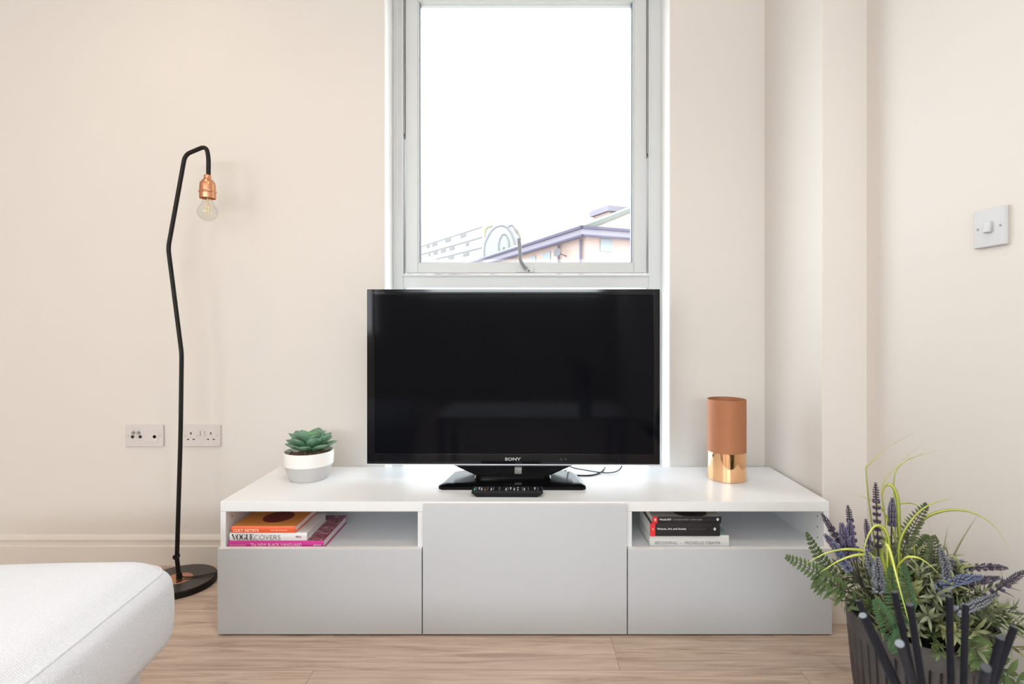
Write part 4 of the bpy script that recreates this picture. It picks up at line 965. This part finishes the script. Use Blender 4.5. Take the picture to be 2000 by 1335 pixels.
fern_px([(1620, 1150, 1.12), (1600, 1130, 1.10)], 0.009, 0.028, 'fern', start=0.3, n=12)
# drooping green stems low on the right
for lst, sc_ in (([(1870, 1240, 1.06), (1900, 1270, 1.02), (1935, 1297, 1.00), (1985, 1325, 0.98), (2010, 1345, 0.98)], 1.0), ([(1890, 1260, 1.05), (1950, 1300, 1.03), (1970, 1340, 1.00)], 0.9), ([(1880, 1230, 1.04), (1905, 1262, 1.01), (1915, 1300, 1.0)], 1.1)):
    fern_px(lst, 0.015*sc_, 0.040*sc_, 'fern', start=0.45, n=7, stem='stem')

def lavender(pts, m, spike=0.35, whorls=5, rad=0.0055, stem='stemd'):
    path = catmull(pts, 8); N = len(path); bm = bmesh.new(); lay = bm.verts.layers.float.new('u')
    tube(bm, path, lambda t: 0.0014, 6, 1)
    Ltot = sum((path[i+1]-path[i]).length for i in range(N-1))
    def at(s):
        r_ = s
        for i in range(N-1):
            l_ = (path[i+1]-path[i]).length
            if r_ <= l_ or i == N-2: return path[i].lerp(path[i+1], min(1, r_/l_)), (path[i+1]-path[i]).normalized()
            r_ -= l_
    def bud(p, d, n_, r_, ln):
        u = d.orthogonal().normalized(); v = d.cross(u); ph = rp.random()*6
        for k_ in range(n_):
            a = ph+2*PI*k_/n_; o_ = (u*math.cos(a)+v*math.sin(a)); dd = (o_*0.9+d*0.8).normalized()
            c = p+o_*r_*0.45; ee = c+dd*ln; s1 = dd.orthogonal().normalized()*ln*0.28; s2 = dd.cross(s1).normalized()*ln*0.28; mid_ = c+dd*ln*0.5
            A = bm.verts.new(c); B = bm.verts.new(ee); R_ = [bm.verts.new(mid_+x) for x in (s1, s2, -s1, -s2)]
            for i in range(4):
                bm.faces.new((A, R_[(i+1) % 4], R_[i])); bm.faces.new((B, R_[i], R_[(i+1) % 4]))
    # dense spike at the tip
    s = Ltot
    nsp = int(spike/0.0040)
    for k_ in range(nsp):
        q = k_/max(nsp-1, 1); p, d = at(Ltot-q*spike); bud(p, d, 7, rad*(0.35+0.65*min(1, q*2.5)), rad*(0.6+0.5*min(1, q*2)))
    s = Ltot-spike-0.006
    for k_ in range(whorls):
        p, d = at(max(s, 0.02))
        for dz in (0, 0.0025): bud(p+d*dz, d, 6, rad*1.1, rad*1.45)
        s -= 0.0125+0.001*k_
    return obj('lavender_sprig', bm, [gm[m], gm[stem]], pl, world=True)
def lav_px(lst, m, **k): return lavender([root+Vector((rp.uniform(-.05, .05), rp.uniform(-.04, .04), 0))]+[W(*p) for p in lst], m, **k)
lav_px([(1722, 1160, 1.15), (1714, 1040, 1.15), (1710, 944, 1.16)], 'lavd', spike=0.034, whorls=7, rad=0.0052)
lav_px([(1745, 1130, 1.17), (1741, 1040, 1.18), (1743, 974, 1.18)], 'lav', spike=0.052, whorls=1, rad=0.0068)
lav_px([(1690, 1150, 1.17), (1668, 1060, 1.18), (1656, 988, 1.19)], 'lavd', spike=0.028, whorls=5, rad=0.0052)
lav_px([(1690, 1150, 1.15), (1640, 1060, 1.14), (1606, 1004, 1.14)], 'lavd', spike=0.034, whorls=5, rad=0.0052)
lav_px([(1690, 1150, 1.13), (1655, 1070, 1.12), (1644, 1024, 1.12)], 'lav', spike=0.055, whorls=2, rad=0.0085)
lav_px([(1690, 1150, 1.13), (1662, 1070, 1.13), (1660, 1020, 1.13)], 'lav', spike=0.050, whorls=2, rad=0.0080)
lav_px([(1705, 1150, 1.14), (1697, 1065, 1.15), (1691, 1015, 1.15)], 'lav', spike=0.045, whorls=3, rad=0.0052)
lav_px([(1690, 1150, 1.12), (1650, 1090, 1.11), (1612, 1045, 1.10)], 'lav', spike=0.038, whorls=2, rad=0.0062)
lav_px([(1690, 1150, 1.10), (1650, 1100, 1.09), (1628, 1060, 1.09)], 'lavb', spike=0.045, whorls=2, rad=0.0062)
lav_px([(1730, 1180, 1.05), (1716, 1130, 1.03), (1714, 1090, 1.03)], 'lavg', spike=0.045, whorls=2, rad=0.0080)
lav_px([(1720, 1150, 1.06), (1703, 1110, 1.05), (1692, 1075, 1.05)], 'lavg', spike=0.030, whorls=2, rad=0.0060)
lav_px([(1810, 1200, 1.10), (1848, 1130, 1.08), (1838, 1074, 1.08)], 'lavg', spike=0.055, whorls=2, rad=0.0075)
lav_px([(1810, 1180, 1.14), (1845, 1110, 1.13), (1880, 1095, 1.13)], 'lavg', spike=0.040, whorls=1, rad=0.0055)
lav_px([(1800, 1180, 1.12), (1850, 1120, 1.11), (1920, 1107, 1.11), (1966, 1109, 1.11)], 'lavd', spike=0.030, whorls=6, rad=0.0052)
lav_px([(1800, 1180, 1.09), (1860, 1137, 1.07), (1915, 1126, 1.06)], 'lavb', spike=0.066, whorls=2, rad=0.0080)
lav_px([(1800, 1190, 1.11), (1870, 1145, 1.10), (1950, 1128, 1.10)], 'lavd', spike=0.058, whorls=2, rad=0.0068)
lav_px([(1820, 1210, 1.06), (1905, 1180, 1.03), (1960, 1143, 1.02), (2003, 1114, 1.02)], 'lavd', spike=0.042, whorls=6, rad=0.0056)
lav_px([(1820, 1210, 1.04), (1895, 1185, 1.02), (1943, 1163, 1.01)], 'lavg', spike=0.055, whorls=2, rad=0.0070)
lav_px([(1800, 1180, 1.15), (1858, 1140, 1.14), (1900, 1130, 1.14)], 'lavg', spike=0.05, whorls=1, rad=0.007)

def leafy(p0, p1, p2, m, n=18, L_=0.026, w_=0.0075):
    path = catmull([p0, p1, p2], 10); N = len(path); bm = bmesh.new(); lay = bm.verts.layers.float.new('u')
    tube(bm, path, lambda t: 0.0016*(1-0.5*t), 5, 1)
    for k_ in range(n):
        u = 0.22+0.78*k_/(n-1); f = u*(N-1); i = min(int(f), N-2); p = path[i].lerp(path[i+1], f-i); d = (path[i+1]-path[i]).normalized()
        a = k_*2.4+rp.uniform(-.4, .4); o_ = d.orthogonal().normalized(); o_ = (Matrix.Rotation(a, 3, d) @ o_)
        simple_leaf(bm, lay, p, o_*rp.uniform(0.5, 1.0)+d*0.7, d, L_*rp.uniform(0.7, 1.2), w_*rp.uniform(0.8, 1.2), 0, 0.3, rp.uniform(0.0, 0.35))
    return obj('leafy_stem', bm, [gm[m], gm['stem']], pl, world=True, smooth=True)
cnt = 0
for i in range(84):
    a = 2*PI*((i*0.618034) % 1.0); q = (i+0.5)/84; tilt = math.radians(8+76*q**0.75)
    Ls = rp.uniform(0.115, 0.165)*(1.0-0.10*q)*(0.90 if math.cos(a) > 0.3 else 1.0)
    d = Vector((math.sin(tilt)*math.cos(a), math.sin(tilt)*math.sin(a), math.cos(tilt)))
    p0 = root+Vector((0.055*math.cos(a)*q**0.5, 0.055*math.sin(a)*q**0.5, -0.005)); p1 = p0+Vector((d.x*0.42, d.y*0.42, 0.50+0.25*math.cos(tilt)))*Ls*0.85; p2 = p1+d*Ls*0.62+Vector((0, 0, -0.014*q))
    for p in (p1, p2):
        p.x = min(p.x, 1.012)
    m = ('sage', 'olive', 'sage', 'sage', 'fern', 'olive')[i % 6]
    leafy(p0, p1, p2, m, n=rp.randint(26, 34), L_=rp.uniform(0.023, 0.036), w_=rp.uniform(0.0048, 0.0078)); cnt += 1

# ---------------------------------------------------------------- outside the window
bm = bmesh.new(); box(bm, -120, 120, 3.5, 200, -9.1, -9.0); tag(obj('ground', bm, mat('pale_paving', (0.35, 0.35, 0.34), 0.9)), kind='structure')
fasc = mat('fascia_paint', (0.20, 0.185, 0.225), 0.7, spec=0.0); rooft = mat('roof_tiles', (0.20, 0.215, 0.20), 0.8, spec=0.0, noise=(3, 0.5, (0.175, 0.19, 0.175))); gut = mat('gutter', (0.085, 0.080, 0.115), 0.7, spec=0.0)
winf = mat('far_window', (0.235, 0.26, 0.28), 0.3, spec=0.0); pipe = mat('drainpipe', (0.11, 0.10, 0.14), 0.7, spec=0.0)
bb = empty('brick_building', (2.85, 25.0, -9.0)); tag(bb, 'red brick building with dark eaves seen at the lower right of the window', 'building')
ca = Vector((2.85, 25.0, 0)); ul = Vector((-0.394, 0.919, 0)); ur = Vector((0.919, 0.394, 0))
def BP(a, b, z): return ca+ul*a+ur*b+Vector((0, 0, z))
def obox(bm, a0, a1, b0, b1, z0, z1, mi=0):
    lo_ = [BP(a0, b0, z0), BP(a1, b0, z0), BP(a1, b1, z0), BP(a0, b1, z0)]; hi_ = [p+Vector((0, 0, z1-z0)) for p in lo_]; prism(bm, lo_, hi_, mi)
ZE = CZ+4.24
bm = bmesh.new(); obox(bm, 0, 55, 0, 14, -9, ZE-0.25); obj('brick_wall', bm, M['brick'], bb, world=True)
bm = bmesh.new(); obox(bm, -0.45, 55.4, -0.45, 14.4, ZE-0.32, ZE-0.02); obj('fascia', bm, fasc, bb, world=True)
bm = bmesh.new(); obox(bm, -0.55, 55.5, -0.55, -0.45, ZE-0.06, ZE+0.06); obox(bm, -0.55, -0.45, -0.55, 14.5, ZE-0.06, ZE+0.06); obox(bm, -0.47, 55.4, -0.47, -0.40, ZE-0.40, ZE-0.31); obox(bm, -0.47, -0.40, -0.47, 14.4, ZE-0.40, ZE-0.31); obj('gutter', bm, gut, bb, world=True)
bm = bmesh.new(); rv = [BP(-0.45, -0.45, ZE), BP(55.4, -0.45, ZE), BP(55.4, 14.4, ZE), BP(-0.45, 14.4, ZE)]; rt = [BP(-0.1, 6.9, ZE+3.0), BP(55, 6.9, ZE+3.0), BP(55, 7.1, ZE+3.0), BP(-0.1, 7.1, ZE+3.0)]
prism(bm, [BP(0.35, -0.45, ZE), BP(55.4, -0.45, ZE), BP(55.4, 14.4, ZE), BP(0.35, 14.4, ZE)], rt); obj('roof', bm, rooft, bb, world=True)
bm = bmesh.new(); prism(bm, [BP(0.0, 0.1, ZE-0.05), BP(0.0, 13.9, ZE-0.05), BP(0.0, 7.0, ZE+2.88)], [BP(0.36, 0.1, ZE-0.05), BP(0.36, 13.9, ZE-0.05), BP(0.36, 7.0, ZE+2.88)]); obj('gable_wall', bm, M['brick'], bb, world=True)
bm = bmesh.new(); tube(bm, [BP(-0.1, -0.45, ZE+0.03), BP(-0.1, 7.0, ZE+3.05)], 0.06, 6); obj('verge', bm, rooft, bb, world=True)
# taller brick stair block rising through the roof at the right
bm = bmesh.new(); obox(bm, 4.0, 5.7, 3.72, 12, ZE+0.3, ZE+1.9); obj('upper_block', bm, M['brick'], bb, world=True)
bm = bmesh.new(); obox(bm, 3.85, 5.86, 3.55, 12.2, ZE+1.85, ZE+2.16); obj('upper_block_fascia', bm, fasc, bb, world=True)
def bwin(a, b, z, w_, h_, side):
    bm = bmesh.new()
    if side == 'r': obox(bm, -0.05, 0.02, b, b+w_, z, z+h_)
    else: obox(bm, a, a+w_, -0.05, 0.02, z, z+h_)
    o_ = obj('facade_window', bm, winf, bb, world=True); return o_
for a in (3.6, 5.4, 8.2, 11.5, 15, 19): bwin(a, 0, ZE-1.9, 0.9, 1.35, 'l')
for b_ in (0.72, 2.45): bwin(0, b_, ZE-0.95, 0.64, 0.58, 'r')
for b_ in (0.72, 2.45): bwin(0, b_, ZE-3.2, 0.64, 1.75, 'r')
for a in (0.3, 2.5, 12.0):
    bm = bmesh.new(); tube(bm, [BP(a, -0.12, ZE-0.4), BP(a, -0.12, -9)], 0.06, 8); obj('drainpipe', bm, pipe, bb, world=True)
bm = bmesh.new(); p = BP(1.9, -0.45, ZE-0.85)
t2 = bmesh.new(); lathe(t2, [(0, 0), (0.12, 0.02), (0.22, 0.07), (0.215, 0.085), (0.12, 0.035), (0, 0.02)], seg=24); bmesh.ops.transform(t2, matrix=Matrix.Translation(p) @ Euler((math.radians(75), 0, math.radians(-40))).to_matrix().to_4x4(), verts=t2.verts); merge(bm, t2)
tube(bm, [p, BP(1.9, 0, ZE-1.0)], 0.03, 6); obj('satellite_dish', bm, mat('dish', (0.12, 0.12, 0.13), 0.6, spec=0.0), bb, world=True, smooth=AN)
# white apartment slab at the left with dark balcony rows
ab = empty('apartment_block', (-12, 60, -9.0)); tag(ab, 'long white apartment block with dark balcony rows at the lower left of the window', 'building')
ca = W(942, 632, 110.0); ca.z = 0; dirv = Vector((-0.616, 1, 0)).normalized(); ul = dirv; ur = Vector((dirv.y, -dirv.x, 0))
wpaint = mat('pale_render', (0.27, 0.27, 0.27), 0.8, spec=0.0); dk = mat('balcony_shade_and_glass', (0.16, 0.16, 0.165), 0.7, spec=0.0)
zt_ = CZ+191/F*110
bm = bmesh.new()
obox(bm, 0, 60, 0, 7.5, -9, zt_); obj('facade', bm, wpaint, ab, world=True)
ra = random.Random(5)
for r_ in range(4):
    z_ = zt_-0.75-r_*2.05
    bm = bmesh.new(); obox(bm, 0.2, 59, -0.08, 0.02, z_+0.45, z_+0.70); obj('balcony_shadow_line', bm, dk, ab, world=True)  # shade along the balconies, drawn as solid dark strips
    a = 5+ra.random()*4
    while a < 55:
        w_ = ra.uniform(1.0, 3.0); bm = bmesh.new(); obox(bm, a, a+w_, -0.06, 0.02, z_-0.35, z_+0.30); obj('facade_window', bm, dk, ab, world=True); a += w_+ra.uniform(1.5, 6)
# building end wall with a painted mural between the two
mu = empty('mural_wall', tuple(W(980, 632, 46)*1.0)); mu.location.z = -9
tag(mu, 'pale gable wall with a painted mural of arches behind the brick roof', 'building')
DM = 46.0
def mp_(px, py): return W(px, py, DM)
bm = bmesh.new()
o0 = [(944, 560), (945, 446), (955, 441), (975, 437), (1000, 437), (1010, 445), (1017, 462), (1019, 560)]
prism(bm, [mp_(*p) for p in o0], [mp_(*p)+Vector((0, 6, 0)) for p in o0]); obj('gable', bm, wpaint, mu, world=True)
bm = bmesh.new(); tube(bm, catmull([mp_(*p)+Vector((0, -0.05, 0)) for p in ((945, 505), (946, 480), (953, 462), (963, 447), (976, 440.5), (987, 442), (997, 452), (1004, 468), (1008, 481))], 5), 0.055, 6)
tube(bm, catmull([mp_(*p)+Vector((0, -0.05, 0)) for p in ((991, 444), (997, 439.5), (1003, 441), (1008, 452), (1013, 455), (1016, 465))], 5), 0.055, 6); obj('mural_outline', bm, fasc, mu, world=True)
bm = bmesh.new(); tube(bm, catmull([mp_(*p)+Vector((0, -0.05, 0)) for p in ((975, 491), (974, 478), (978, 463), (984, 457), (990, 461), (994, 472), (994, 486))], 5), 0.040, 6); tube(bm, [mp_(984, 482)+Vector((0, -0.05, 0)), mp_(984, 487)+Vector((0, -0.05, 0))], 0.06, 6); obj('mural_inner_arch', bm, mat('mural_grey', (0.165, 0.165, 0.17), 0.8, spec=0.0), mu, world=True)
bm = bmesh.new(); tube(bm, catmull([mp_(*p)+Vector((0, -0.05, 0)) for p in ((946, 462), (949, 446), (962, 440))], 5), 0.06, 6); tube(bm, catmull([mp_(*p)+Vector((0, -0.05, 0)) for p in ((1009, 447), (1016, 458), (1018, 468))], 5), 0.06, 6); obj('mural_edge', bm, mat('mural_orange', (0.32, 0.25, 0.12), 0.8, spec=0.0), mu, world=True)

def matte(m):
    """plain diffuse surface (weathered outdoor paint, brick and render)"""
    nt = m.node_tree; b = nt.nodes['Principled BSDF']; d = nt.nodes.new('ShaderNodeBsdfDiffuse')
    if b.inputs['Base Color'].links: nt.links.new(b.inputs['Base Color'].links[0].from_socket, d.inputs[0])
    else: d.inputs[0].default_value = b.inputs['Base Color'].default_value
    nt.links.new(d.outputs[0], nt.nodes['Material Output'].inputs[0]); nt.nodes.remove(b)
seen = set()
for root_ in (bb, ab, mu):
    for o_ in root_.children_recursive:
        for m_ in o_.data.materials:
            if m_.name not in seen: seen.add(m_.name); matte(m_)
